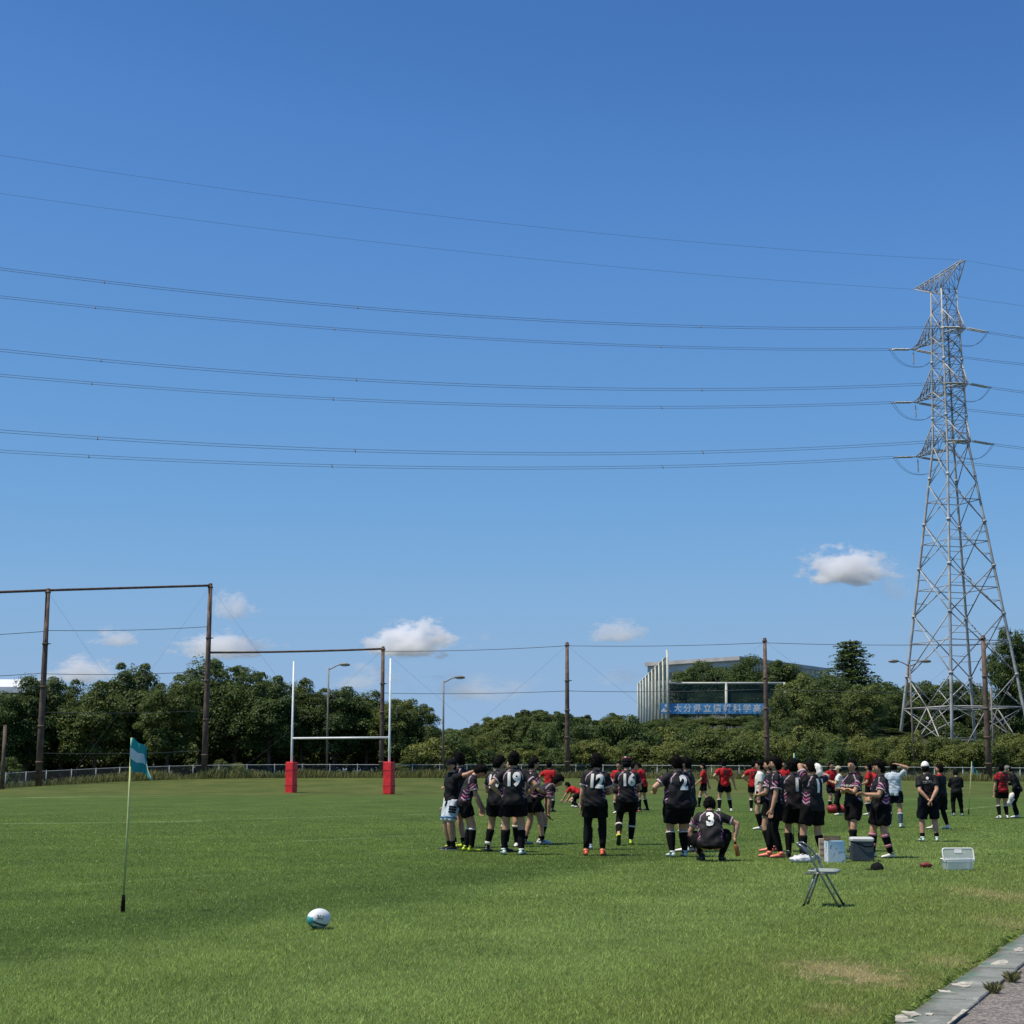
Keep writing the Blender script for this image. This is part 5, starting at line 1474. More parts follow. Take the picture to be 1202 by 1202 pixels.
def P3(u, v): return gp(u, v, 0)
def hpx(u, v, vt):       # standing height from foot row and crown row
    p = gp(u, v); return at(u, vt, p.y).z
RED_KW = dict(top='red', legs='sock', bands=((.74, .80, m_stripe),), voxel=.017, boot='white', hair='short', num_mat=m_prdark)
BK = dict(top='jersey', voxel=.012)
def foot(xl, yl, xr, yr, al=8, ar=-8): return ((xl, yl, 0, al), (xr, yr, 0, ar))
G1_, G2_, G3_, G4_ = 'players huddled left of the middle pole', 'players gathered in the middle', 'players beside the cooler', 'red team players in the background'
def wl(u, v, Y, pos, H, heading):   # world pixel point -> coordinates of a figure
    k = H / 1.7; q = at(u, v, Y) - V0(pos); return (Matrix.Rotation(-math.radians(heading), 3, 'Z') @ q) / k
def V0(p): return Vector(p)

# --- left huddle
p = P3(530, 998); Ha = hpx(530, 998, 889); hd_ = 118
person(p, Ha, hd_, 'man in black cap, black T-shirt and pale blue shorts at the left of the huddle', group=G1_, top='tee', shorts='pale', shorts_len=.86, legs='ankle', bands=None, boot='black', hair='crop', headwear=('cap', m_cap_b), hands=((tuple(wl(560, 904, p.y - .15, p, Ha, hd_)), (0, 1, -.35), tuple(Matrix.Rotation(-math.radians(hd_), 3, 'Z') @ Vector((1, 0, .1))), .3), 'down'), head=(0, 10, 0), **{'voxel': .012})
p = P3(539, 995.5); person(p, hpx(539, 995.5, 882), 55, 'tall bushy-haired player standing behind the bowed player, neon yellow boots', group=G1_, hair='thick', boot='neon_yellow', legs='ankle', bands=None, hands=('down', 'front'), head=(8, 10, 0), **BK)
p = P3(549, 999.5); person(p, 1.70, -82, 'bowed player in neon yellow boots looking down at the ground', group=G1_, lean=24, pelvis=(0, -.06, .915), head=(38, 0, 0), boot='neon_yellow', hair='thick', feet=foot(-.13, -.02, .10, .06), hands=((-.20, .40, .82), (-.3, -1, 0), (0, .1, -1), .5) and (((-.20, .34, .72), (-.5, -1, 0), (0, .15, -1), .5), ((.20, .22, .74), (.5, -1, 0), (0, .15, -1), .5)), **BK)
p = P3(584, 1000.5); person(p, hpx(584, 1000.5, 886), -38, 'player with a partly hidden number 13, left leg stepping out', group=G1_, number='13', hair='thick', boot='black', girth=1.08, bands=((.12, .26, m_stripe),), feet=((-.22, -.02, 0, 20), (.16, .02, 0, -10)), hands=('belly', 'belly'), head=(14, -25, 0), **BK)
p = P3(603, 1003.5); person(p, hpx(604, 1003.5, 881.5), -6, 'player with number 19 seen from behind, hands on hips', group=G1_, number='19', hair='thick', boot='mint', girth=1.12, bands=None, feet=((-.17, .05, 0, 15), (.13, -.04, 0, -10)), hands=('hips', 'hips'), head=(6, -8, 0), **BK)
p = P3(600, 994); person(p, hpx(600, 994, 890), 165, 'light-haired player facing out, mostly hidden between numbers 13 and 19', group=G1_, hair='crop', hair_mat=m_cap_be, boot='white', hands=('down', 'down'), **BK)
p = P3(625, 992); person(p, hpx(625, 992, 888), -70, 'player behind number 19 with pale blue-grey boots', group=G1_, hair='short', boot='grey_blue', legs='ankle', bands=None, feet=foot(-.12, -.12, .12, .16), hands=('belly', 'belly'), head=(12, 0, 0), **BK)
p = P3(636, 990.5); person(p, 1.72, -80, 'player bent over with hands on knees at the right of the huddle', group=G1_, lean=62, pelvis=(0, -.16, .86), head=(-10, 0, 0), hair='thick', boot='white', bands=((.70, .77, m_stripe),), feet=foot(-.17, .02, .15, -.06), hands=(((-.18, .14, .535), (-1, -.4, .3), (.1, .5, -.8), .5), ((.17, .10, .535), (1, -.4, .3), (-.1, .5, -.8), .5)), **BK)
# --- middle group
p = P3(699, 1004.5); person(p, hpx(703, 1004.5, 884), -10, 'player with number 12 seen from behind in black tights and orange boots', group=G2_, number='12', num_dx=.02, hair='thick', boot='orange', legs='tights', bands=None, girth=1.06, feet=((-.16, .0, 0, 12), (.12, .0, 0, -5)), hands=('down', 'belly'), side=4, head=(6, 0, 0), **BK)
p = P3(700, 997.5); person(p, hpx(700, 997.5, 888), 12, 'player half hidden behind number 12', group=G2_, hair='short', boot='grey_blue', bands=None, hands=('belly', 'belly'), head=(10, -10, 0), **BK)
p = P3(737, 992); person(p, hpx(737, 992, 886), -8, 'player with number 16 walking away in a dark red padded cap', group=G2_, number='16', num_dx=.03, hair='crop', headwear=('scrum_cap',), boot='neon_yellow', legs='tights', bands=((.62, .70, m_stripe),), girth=1.05, feet=((-.16, -.20, .10, 12, 55), (.05, .08, 0, -4)), pelvis=(0, 0, .915), hands=('front', 'front'), head=(8, 10, 0), **BK)
# --- number 2, 3
p = P3(797, 1006); person(p, hpx(795, 1006, 886), 16, 'stout player with number 2 seen from behind', group=G2_, number='2', num_dx=.05, num_size=.25, girth=1.42, hair='thick', boot='mint', bands=((.80, .85, m_stripe),), shorts_len=.78, feet=foot(-.12, 0, .12, .03), hands=(((-.34, .22, 1.06), (-1, -.6, -.3), (.3, .9, .2), .5), 'front'), head=(14, 12, 0), **BK)
p = P3(808, 1000); person(p, hpx(808, 1000, 887), 68, 'player facing left, tucked in behind stout number 2', group=G2_, hair='short', boot='white', girth=1.15, bands=((.74, .80, m_stripe),), hands=('belly', 'belly'), head=(8, 0, 0), **BK)
p3 = P3(836, 1011); H3 = 1.72; hd3 = -6
person(p3, H3, hd3, 'stout player with number 3 crouching on the grass', group=G2_, number='3', num_size=.25, girth=1.22, lean=24, pelvis=(-.02, -.06, .33), squat=.42, feet=((-.16, .10, 0, 22), (.15, .16, 0, -18)), head=(22, 0, 0), hair='thick', boot='black', bands=None, shorts_len=.80, hands=(((-.25, .12, .24), (-.8, .1, 0), (0, .3, -1), .5), (tuple(wl(862.5, 985, p3.y + .0, p3, H3, hd3)), (1, .1, .3), (.1, 0, -1), .9)), skin=m_skin2, **BK)
# --- right group
p = P3(913.5, 1007); person(p, hpx(912, 1007, 887), 82, 'player in profile facing left, arm hanging, tights and coral boots', group=G3_, hair='thick', boot='coral', legs='tights', bands=None, feet=((-.12, -.05, 0, 10), (.12, .14, 0, -5)), hands=(((-.23, .10, .74), (-.2, -1, 0), (0, .2, -1), .5), 'down'), chest_mark=True, stripes=1.3, head=(0, 4, 0), **BK)
p = P3(906, 1000); person(p, hpx(906, 1000, 889), 70, 'player mostly hidden behind the player in profile, coral boots', group=G3_, hair='short', boot='coral', bands=None, hands=('belly', 'down'), **BK)
p = P3(934, 1005.5); person(p, hpx(934, 1005.5, 889.5), -10, 'player with number 1 seen from behind, between the profile player and number 11', group=G3_, number='1', num_dx=.06, hair='thick', boot='black', bands=None, shorts_len=.74, hands=('belly', 'belly'), head=(5, 0, 0), **BK)
p = P3(956.5, 1009); H11 = hpx(954, 1009, 890); hd11 = 32
person(p, H11, hd11, 'player with number 11 wiping his face with both arms up', group=G3_, number='11', num_dx=.07, hair='short', boot='black', bands=None, shorts_len=.74, girth=1.08, feet=((-.17, .10, 0, 15), (.14, -.05, 0, -10)), hands=((tuple(wl(950, 903, p.y + .16, p, H11, hd11)), (-1, -.1, .25), (1, .25, .3), .4), (tuple(wl(957, 906, p.y + .24, p, H11, hd11)), (1, .4, .3), (-.2, .2, 1), .6)), head=(10, 5, 0), **BK)
p = P3(1004, 999.5); person(p, hpx(1001, 999.5, 889.5), 122, 'player with folded arms and white chest lettering behind the cooler', group=G3_, hair='short', boot='black', shorts_len=.78, bands=None, feet=((-.10, .16, 0, 20), (.12, -.14, 0, -10)), hands=('fold', 'fold'), chest_mark=True, stripes=1.3, head=(0, 12, 0), **BK)
p = P3(1036.5, 1007); person(p, hpx(1036, 1007, 891.5), 98, 'sturdy player facing left with pink-banded socks beside the cooler', group=G3_, hair='thick', boot='white', girth=1.18, shorts_len=.80, sock_top=.86, bands=((.74, .86, m_pink), (.30, .42, m_pink)), feet=((-.13, -.10, 0, 10), (.13, .14, 0, -5)), hands=(((-.16, .36, 1.10), (-.5, -.7, -1), (.2, 1, .1), .6), 'belly'), stripes=1.3, head=(6, 0, 0), **BK)
# --- coaches
p = P3(1091.5, 988); person(p, hpx(1088, 988, 893), -4, 'coach in white cap and black polo shirt, hands clasped behind his back', group='coaches and staff at the right', top='polo', shorts='navy', shorts_len=.98, legs='ankle', bands=None, boot='mint', hair='crop', headwear=('cap', m_cap_w), hands=('behind', 'behind'), feet=((-.15, 0, 0, 10), (.15, 0, 0, -10)), side=-4, girth=1.08, back_mark=True, skin=m_skin2, voxel=.012)
p = P3(1106, 973.5); person(p, hpx(1106, 973.5, 896), 48, 'man in black polo with red collar beside the white-capped coach', group='coaches and staff at the right', top='polo', collar=RED, legs='tights', bands=None, shorts_len=.9, boot='white', hair='short', girth=1.1, feet=((-.16, .16, 0, 10), (.12, -.10, 0, -10)), hands=('belly', 'belly'), head=(0, 12, 0), voxel=.013)
p = P3(1124, 957.5); person(p, hpx(1124, 957.5, 902.5), -4, 'man in an all-black tracksuit looking down near the corner flag', group='coaches and staff at the right', top='track', longsleeve=True, trousers=True, legs='none', bands=None, boot='grey_blue', hair='short', girth=1.12, feet=((-.14, 0, 0, 8), (.17, 0, 0, -8)), hands=('front', 'front'), head=(34, 0, 0), voxel=.015)
p = P3(1194, 960); person(p, 1.70, 78, 'stooping helper in black with a grey cap at the right picture edge', group='coaches and staff at the right', top='track', longsleeve=True, trousers=True, legs='none', bands=None, boot='white', hair='crop', headwear=('cap', m_cap_g), lean=24, pelvis=(0, -.05, .91), hands=((tuple(wl(1188.5, 930, p.y - .2, p, 1.70, 78)), (-.3, -1, 0), (0, .4, -1), .8), 'front'), head=(15, 0, 0), voxel=.015)
# --- red team and others further off
def red(u, v, vt, heading, label, **kw):
    d = dict(RED_KW); d.update(kw)
    return person(P3(u, v), hpx(u, v, vt), heading, label, group=G4_, **d)
red(645, 953, 893, -30, 'red player standing far behind the bent-over player', hands=('hips', 'down'), boot='black')
pR2 = P3(671, 947.5)
person(pR2, 1.72, 62, 'red player crouching with both hands on the turf', group=G4_, **{**RED_KW, 'lean': 68, 'pelvis': (0, -.34, .50), 'squat': .5, 'feet': ((-.22, -.42, 0, 20), (.20, -.05, 0, -10)), 'hands': (((-.20, .42, .10), (-1, -.3, .2), (0, .6, -.4), .4), ((.22, .40, .10), (1, -.3, .2), (0, .6, -.4), .4)), 'head': (-20, 0, 0), 'boot': 'white'})
red(727, 955, 893, 160, 'red player facing the camera between numbers 12 and 16', hands=('down', 'belly'))
red(745, 953, 894, -100, 'red player facing right, half hidden behind number 16', boot='coral')
red(755.5, 951.5, 893, 62, 'red player leaning left with a hand on his thigh, right of number 16', lean=14, hands=('down_fwd', ((.24, .24, .80), (.8, -.8, 0), (-.3, .4, -.8), .5)), head=(28, 0, 0), feet=foot(-.14, .08, .14, -.08), boot='black')
red(826.5, 948, 895.5, 75, 'red player walking left beyond the crouching player', hair='crop', feet=((-.12, -.28, .05, 10, 30), (.10, .22, 0, -5)), hands=('swing_front', 'swing_back'), boot='black')
red(851, 953, 890.5, 8, 'red player with number 7 seen from behind, legs apart in white boots', number='7', feet=foot(-.19, 0, .19, -.05), hands=('hips', ((.36, .02, .80), (.6, -1, 0), (.2, 0, -1), .5)), head=(14, 0, 0))
red(886, 953, 892, -14, 'red player with dark number 15 seen from behind at the left of the right group', number='15', hands=('hips', 'belly'), boot='white', head=(8, 0, 0))
person(P3(893.5, 974), hpx(893.5, 974, 892), 84, 'player in white sleeves standing behind the profile player, white boots', group=G3_, top='white', legs='sock', boot='white', bands=None, hands=('down', 'down'), voxel=.014)
red(921, 953, 892, 170, 'red player glimpsed between the profile player and number 1')
red(977, 953, 894, -150, 'red player facing the camera left of the beige-capped helper', hands=('down', 'belly'))
person(P3(986, 957), hpx(986, 957, 898.5), 86, 'helper in white shirt, black trousers and beige cap, arms folded', group='coaches and staff at the right', top='white', trousers=True, legs='none', bands=None, boot='white', hair='crop', headwear=('cap', m_cap_be), hands=('fold', 'fold'), voxel=.015)
red(1029.5, 955.5, 897, 150, 'red player facing the camera just left of the pink-socked player')
red(1005, 953.5, 896, 20, 'red player glimpsed behind the player with folded arms')
red(1021.5, 957, 895.5, 70, 'red player facing left between the two players by the cooler', sock=m_navy, hands=('belly', 'belly'), number=None)
person(P3(1051.5, 971.5), hpx(1048, 971.5, 893), -18, 'player in pale blue shirt and navy shorts, one hand behind his head', group=G4_, top='paleblue', shorts='navy', sock=m_grsock, bands=((.66, .74, m_stripe),), boot='mint', hair='short', feet=((-.16, .08, 0, 10), (.14, -.12, 0, -10)), hands=('down', ((.13, -.08, 1.60), (1, -.1, .1), (-.9, .1, .3), .4)), head=(6, 0, 0), voxel=.014)
person(P3(1178, 961), hpx(1178, 961, 896), 10, 'player in a red and black striped jersey near the right picture edge', group=G4_, **{**RED_KW, 'top': 'redblack', 'number': '10', 'hands': ('down', 'down_fwd'), 'voxel': .015})

# evaluate all the cloth and bodies together
bpy.context.view_layer.update()
dg = bpy.context.evaluated_depsgraph_get()
done = [(o, fin, bpy.data.meshes.new_from_object(o.evaluated_get(dg))) for o, fin in JOBS]
for o, fin, me in done:
    old = o.data; o.modifiers.clear(); o.data = me; bpy.data.meshes.remove(old); me.name = o.name
for o, fin, me in done:
    if fin: fin(o, me)

# things held
def towel(pts, r, lab, mat=m_towel):
    rs = random.Random(len(lab)); mb = MB(); pts = [Vector(p) for p in pts]; c = pts[0]
    q = []; rad = []
    for i in range(9):
        t = i / 8 * (len(pts) - 1); a = min(int(t), len(pts) - 2); q.append(pts[a].lerp(pts[a + 1], t - a) - c + Vector((rs.uniform(-1, 1), rs.uniform(-1, 1), 0)) * r * .25); rad.append((r * rs.uniform(.75, 1.2), r * rs.uniform(.5, .8)))
    rad[0] = (r * .4, r * .3); rad[-1] = (r * .7, r * .25)
    mb.tube(q, rad, 14)
    for i, v in enumerate(mb.v): mb.v[i] = tuple(Vector(v) + Vector((math.sin(v[2] * 70 + v[0] * 40) * .012, math.sin(v[0] * 60) * .012, 0)))
    o = mb.build('towel', mat); o.location = c; tag(o, lab, 'towel'); return o
py_ = P3(959, 1009).y
towel([at(956, 900, py_ + .05), at(959.5, 898, py_ - .06), at(961.5, 904, py_ - .10), at(962.5, 911, py_ - .12)], .06, 'white towel held to the face of number 11')
py2 = P3(1194, 960).y - .25
towel([at(1189, 931, py2), at(1187, 937, py2), at(1184.5, 944, py2), at(1183.5, 946, py2)], .085, 'white towel in the hand of the stooping helper')
m_bottle = plain('orange_brown_bottle', (.32, .11, .025), .3, .15, 12, coat=.3)
mb = MB(); mb.tube([(0, 0, 0), (0, 0, .01), (0, 0, .15), (0, 0, .18), (0, 0, .20)], [.034, .037, .037, .03, .014], 14)
bq = at(866.5, 1004.5, p3.y - .02); bq.z = max(.02, bq.z)
e = empty('drink_bottle', bq); e.rotation_euler = (.1, -.22, 0); mb.build('bottle_body', m_bottle, e); mb = MB(); mb.tube([(0, 0, .19), (0, 0, .235)], [.021, .02], 12); mb.build('cap', m_black, e); tag(e, 'orange-brown drink bottle in the hand of the crouching player', 'bottle')

# ------------------------------------------------------------------ corner flags
m_fpole = plain('pale_yellow_green_pole', (.52, .56, .22), .5, .12, 6)
m_teal = plain('teal_flag_cloth', (.02, .30, .32), .75, .12, 5)
m_fwhite = plain('white_flag_cloth', (.70, .74, .74), .75, .05, 5)
def flag(u, v, ut, vt, lab, fw_, fh_, style=0):
    p = gp(u, v); tp = at(ut, vt, p.y); tl = tp - p
    e = empty('corner_flag', p); tag(e, lab, 'flag', 'touch-line flags')
    L = tl.length; d = tl / L
    mb = MB(); mb.tube([d * (L * .09), d * (L * .5) + Vector((.006, 0, 0)), d * L], [.0125, .012, .010], 10); mb.build('pole', m_fpole, e)
    mb = MB(); mb.tube([(0, 0, -.1), d * .02, d * (L * .06), d * (L * .10)], [.010, .024, .022, .016], 10); mb.build('rubber_base', m_black, e)
    # cloth: grid hanging from the pole, blown to the right and drooping
    nu, nv = 14, 12; V_ = []
    for j in range(nv + 1):
        for i in range(nu + 1):
            s_, t = i / nu, j / nv
            if style == 0: w = fw_ * (.72 + .5 * t - .12 * math.sin(t * 3)) ; 
            else: w = fw_ * (.25 + 1.0 * t)
            x = s_ * w; droop = .30 * fh_ * s_ ** 1.5
            q = d * (L - .005 - fh_ * t) + Vector((x * .95, -.035 * math.sin(s_ * 5 + t * 2.4) - .02 * math.sin(s_ * 11 + t * 5), -droop + .012 * math.sin(s_ * 9 + t * 3)))
            V_.append(q)
    def col_(j, i):
        t = (j + .5) / nv; s_ = (i + .5) / nu
        if style == 0: return 1 if (.34 < t < .66 and s_ < .82) or (s_ > .9 and t > .5 and t < .9) else 0
        return 1 if (s_ - (1 - t) * .6 < .32 and t > .35) else 0
    for th, nmx in ((0, 'cloth'),):
        mb = MB(); mb.v = [tuple(q) for q in V_] + [tuple(q + Vector((0, .003, 0))) for q in V_]; K = len(V_)
        for j in range(nv):
            for i in range(nu):
                a = j * (nu + 1) + i; mb.f.append((a, a + nu + 1, a + nu + 2, a + 1)); mb.m.append(col_(j, i)); mb.f.append((a + K, a + 1 + K, a + nu + 2 + K, a + nu + 1 + K)); mb.m.append(col_(j, i))
        mb.build('cloth', [m_teal, m_fwhite], e)
    return e
flag(144, 1071, 154.5, 866, 'nearest teal and white flag on a leaning pole at the left', .225, .34)
flag(1137, 955.5, 1140.5, 894, 'teal and white flag by the man in the black tracksuit', .20, .34, 1)
flag(931, 990, 932, 884, 'teal flag whose tip shows above the head of number 1', .20, .34, 1)

# ------------------------------------------------------------------ rugby ball
m_ball, N, P = new_mat('rugby_ball_panels')
tc = N.node('ShaderNodeTexCoord').outputs['Object']
s3 = N.node('ShaderNodeSeparateXYZ'); N.put(s3.inputs[0], tc)
bx, by, bz = s3.outputs
c0 = (.72, .74, .74)
dgl = N.math('ADD', N.math('MULTIPLY', bz, 1.0), N.math('MULTIPLY', bx, .35))
c1 = N.mix(N.remap(dgl, -.012, -.016), c0, (.05, .07, .08))
c1 = N.mix(N.remap(dgl, -.034, -.038), c1, (.55, .60, .60))
c1 = N.mix(N.math('MULTIPLY', N.remap(bx, -.035, -.042), N.remap(bz, .03, .02)), c1, (.03, .34, .36))
c1 = N.mix(N.math('MULTIPLY', N.remap(bx, .01, -.01), N.remap(bz, -.05, -.056)), c1, (.02, .13, .14))
N.put(P.inputs['Base Color'], N.mix(N.remap(N.noise(30, tc), .4, .8, 0, .25), c1, (.3, .33, .25)))
P.inputs['Roughness'].default_value = .42
N.put(P.inputs['Normal'], N.bump(N.noise(420, tc, 1), .25, .002))
bp = gp(374, 1090.5)
ball = empty('rugby_ball', bp); tag(ball, 'white and teal rugby ball lying on the near turf', 'ball')
bo3 = MB(); bo3.ell((0, 0, .095), .095, .138, .095, Matrix.Rotation(math.radians(-32), 3, 'Z'), 32, 24); b_ = bo3.build('ball_body', m_ball, ball)
me = b_.data
for v in me.vertices: v.co.z -= .095
b_.location.z = .095; b_.rotation_euler = (0.06, .1, 0)
mb = MB()
for q in range(5):
    for r_ in range(2):
        x0 = -.004 + q * .0125; z0 = .042 - r_ * .022 - q * .001
        y0 = -math.sqrt(max(0, 1 - ((x0 + .005) / .10) ** 2 - (z0 / .095) ** 2)) * .128
        mb.box((x0, y0 - .004, z0), (x0 + .008 - .003 * ((q + r_) % 2), y0 + .01, z0 + .012 - .004 * (q % 2)))
mb.build('lettering', plain('grey_print', (.10, .11, .12), .6), b_, False)
e = MB(); e.ell((0, 0, .09), .14, .09, .09, None, 16, 12); o = e.build('rugby_ball', BOOT['white']); q = gp(773.5, 928.2); o.location = (q.x, q.y, Hs(q.x, q.y)); tag(o, 'tiny white ball lying far off near the goal line', 'ball')

# ------------------------------------------------------------------ folding chair
m_tube = plain('dark_chrome_tube', (.26, .265, .25), .35, .15, 20, metal=.75)
m_seat = plain('grey_green_vinyl', (.30, .335, .29), .5, .12, 14)
cp = (gp(944, 1064) + gp(988, 1064)) / 2; cp = gp(966, 1063.5)
chair = empty('folding_chair', cp, math.radians(-19)); tag(chair, 'empty metal folding chair standing sideways on the grass', 'chair')
cs = .93
for s in (-1, 1):
    y = s * .19
    mb = MB(); mb.tube([Vector(q) * cs for q in ((.22, y, 0), (.02, y, .36), (-.06, y, .50), (-.12, y, .62), (-.20, y, .70), (-.255, y * .9, .735))], .0115, 10)
    if s > 0: pass
    mb.build('front_leg', m_tube, chair)
    mb = MB(); mb.tube([Vector(q) * cs for q in ((-.205, y * .86, 0), (-.05, y * .86, .40))], .0115, 10); mb.build('rear_leg', m_tube, chair)
    for (x_, yy) in ((.22, y), (-.205, y * .86)):
        mb = MB(); mb.tube([Vector((x_, yy, -.004)) * cs, Vector((x_ * .97, yy, .03)) * cs], .016, 8); mb.build('foot_cap', m_black, chair)
    mb = MB(); mb.tube([Vector(q) * cs for q in ((-.17, y * .95, .385), (.19, y * .95, .395))], .010, 8); mb.build('seat_rail', m_tube, chair)
mb = MB(); mb.tube([Vector((-.255, y, .735)) * cs for y in (-.171, 0, .171)], .0115, 10); mb.build('top_rail', m_tube, chair)
for (x_, z_, w_) in ((.135, .15, .19), (-.165, .10, .163)):
    mb = MB(); mb.tube([Vector((x_, -w_, z_)) * cs, Vector((x_, w_, z_)) * cs], .008, 8); mb.build('crossbar', m_tube, chair)
mb = MB(); mb.tube([Vector((x_, 0, .412)) * cs for x_ in (-.15, -.13, 0, .15, .19, .21)], [(.13, .008), (.165, .02), (.175, .024), (.175, .024), (.16, .02), (.12, .008)], 20, hint=(0, 1, 0)); mb.build('seat', m_seat, chair)
mb = MB(); mb.tube([Vector((-.145 - .1 * t - .035 * t * t, 0, .60 + .125 * t)) * cs for t in (0, .15, .5, .85, 1)], [(.15, .006), (.172, .014), (.178, .016), (.17, .014), (.14, .006)], 18, hint=(0, 1, 0)); mb.build('backrest', plain('dark_vinyl', (.05, .055, .055), .5, .1, 14), chair)

# ------------------------------------------------------------------ things on the grass
def rbox(mb, lo, hi, b):
    x0, y0, z0 = lo; x1, y1, z1 = hi; R_ = []
    for z, i in ((z0, b), (z0 + b, 0), (z1 - b, 0), (z1, b)):
        for (sx, sy) in ((0, 0), (1, 0), (1, 1), (0, 1)):
            for (cx_, cy_) in {(0, 0): ((0, b), (b, 0)), (1, 0): ((-b, 0), (0, b)), (1, 1): ((0, -b), (-b, 0)), (0, 1): ((b, 0), (0, -b))}[sx, sy]:
                X = (x0, x1)[sx] + cx_; Y = (y0, y1)[sy] + cy_
                X += (i if sx == 0 else -i); Y += (i if sy == 0 else -i); R_.append((X, Y, z))
    fs = []
    for L in range(3):
        for j in range(8): fs.append((L * 8 + j, L * 8 + (j + 1) % 8, L * 8 + 8 + (j + 1) % 8, L * 8 + 8 + j))
    fs += [tuple(reversed(range(8))), tuple(range(24, 32))]; mb.add(R_, fs)
m_cool = plain('dark_grey_plastic', (.045, .055, .068), .5, .1, 8)
m_lid = plain('pale_grey_plastic', (.60, .59, .56), .45, .06, 8)
c_ = gp(1013.5, 1011.5); s_ = c_.y / FPX
cool = empty('cool_box', c_, math.radians(-4)); tag(cool, 'dark grey cool box with pale grey lid beside the pink-socked player', 'cool box')
w_, h_ = 25.5 * s_, 28 * s_
mb = MB(); rbox(mb, (-w_ / 2, 0, .0), (w_ / 2, .28, h_ * .78), .02); mb.build('box_body', m_cool, cool, False)
mb = MB(); rbox(mb, (-w_ / 2 - .008, -.008, h_ * .785), (w_ / 2 + .008, .288, h_ * .98), .025); mb.build('lid', m_lid, cool, False)
mb = MB(); mb.tube([(w_ / 2 + .012, .05, h_ * .85), (w_ * .42, -.02, h_ * .62), (w_ * .1, -.022, h_ * .60), (-w_ * .1, -.02, h_ * .70), (-w_ / 2 - .012, .03, h_ * .8)], [(.014, .004)] * 5, 8, hint=(0, 0, 1)); mb.build('strap', m_black, cool)
for s in (-1, 1): mb = MB(); mb.box((s * w_ * .5 - .012, .11, h_ * .62), (s * w_ * .5 + .012, .17, h_ * .80)); mb.build('latch', m_lid, cool, False)
# carton
m_cart, N, P = new_mat('printed_pale_blue_carton')
tc = N.node('ShaderNodeTexCoord').outputs['Object']
s3 = N.node('ShaderNodeSeparateXYZ'); N.put(s3.inputs[0], tc)
k = N.remap(N.math('ADD', s3.outputs[2], N.math('MULTIPLY', s3.outputs[0], .8)), .1, .38)
cb = N.mix(k, (.62, .68, .72), (.30, .50, .66))
cb = N.mix(N.remap(N.noise(16, tc, 2), .57, .62, 0, .8), cb, (.08, .20, .42))
N.put(P.inputs['Base Color'], cb); P.inputs['Roughness'].default_value = .75
m_card = plain('brown_cardboard', (.25, .16, .085), .9, .1, 8)
c_ = gp(982.5, 1012.5); s_ = c_.y / FPX; w_, h_ = 20 * s_, 24 * s_
box = empty('carton', c_, math.radians(6)); tag(box, 'pale blue printed carton with its brown flap open', 'box')
mb = MB(); mb.box((-w_ / 2, 0, 0), (w_ / 2, .22, h_)); mb.build('carton_body', m_cart, box, False)
mb = MB(); mb.box((-w_ / 2, .215, h_), (w_ / 2, .222, h_ + 5.5 * s_)); mb.build('flap', m_card, box, False)
mb = MB(); mb.box((-w_ / 2 - .07, 0, h_ - .006), (-w_ / 2, .21, h_), Matrix.Rotation(.2, 4, 'Y')); mb.build('side_flap', m_card, box, False)
c_ = gp(967, 1011.5); w2, h2 = 8.5 * s_, 26 * s_
b2 = empty('carton', c_, math.radians(-5)); tag(b2, 'narrow beige carton standing left of the pale blue one', 'box')
mb = MB(); mb.box((-w2 / 2, 0, 0), (w2 / 2, .16, h2)); mb.build('carton_body', plain('beige_carton', (.46, .37, .27), .9, .12, 10), b2, False)
for z in (.3, .55, .8): mb = MB(); mb.box((-w2 / 2 - .002, -.004, h2 * z - .008), (w2 / 2 + .002, .0, h2 * z + .008)); mb.build('printed_band', m_card, b2, False)
# plastic sheet with bottles
m_clear, N, P = new_mat('clear_plastic')
P.inputs['Base Color'].default_value = (.80, .83, .84, 1); P.inputs['Roughness'].default_value = .18; P.inputs['Specular IOR Level'].default_value = .6
tr = N.node('ShaderNodeBsdfTransparent'); tr.inputs[0].default_value = (.9, .93, .94, 1); mx = N.node('ShaderNodeMixShader'); mx.inputs[0].default_value = .30
N.nt.links.new(tr.outputs[0], mx.inputs[1]); N.nt.links.new(P.outputs[0], mx.inputs[2]); N.nt.links.new(mx.outputs[0], N.nt.nodes['Material Output'].inputs[0])
m_bag = plain('crumpled_white_plastic', (.62, .64, .64), .35, .12, 12, bump=.5, bscale=40)
bg_ = empty('plastic_bag', gp(944, 1013)); tag(bg_, 'crumpled white plastic bag lying under the chair back', 'bag')
mb = MB(); rs = random.Random(3); mb.ell((0, .1, .05), .20, .13, .075, None, 26, 14, lambda d: 1 + .10 * math.sin(13 * d.x + 4 * d.z) + .09 * math.sin(17 * d.y + 11 * d.z) + .06 * math.sin(31 * d.x + 23 * d.y)); mb.build('bag_body', m_bag, bg_)
mb = MB(); mb.tube([(.15, .05, .07), (.22, .02, .13), (.27, .03, .07), (.26, .05, .02)], [(.03, .005)] * 4, 8); mb.build('bag_handle', m_bag, bg_)
c_ = gp(998, 1008); mb = MB(); mb.tube([(0, 0, 0), (.02, 0, 0), (.14, 0, 0), (.17, 0, 0), (.20, 0, 0)], [.025, .034, .034, .022, .013], 14); o = mb.build('plastic_bottle', m_clear); o.location = c_ + Vector((-.09, 0, .036)); tag(o, 'clear plastic bottle lying between carton and cool box', 'bottle')
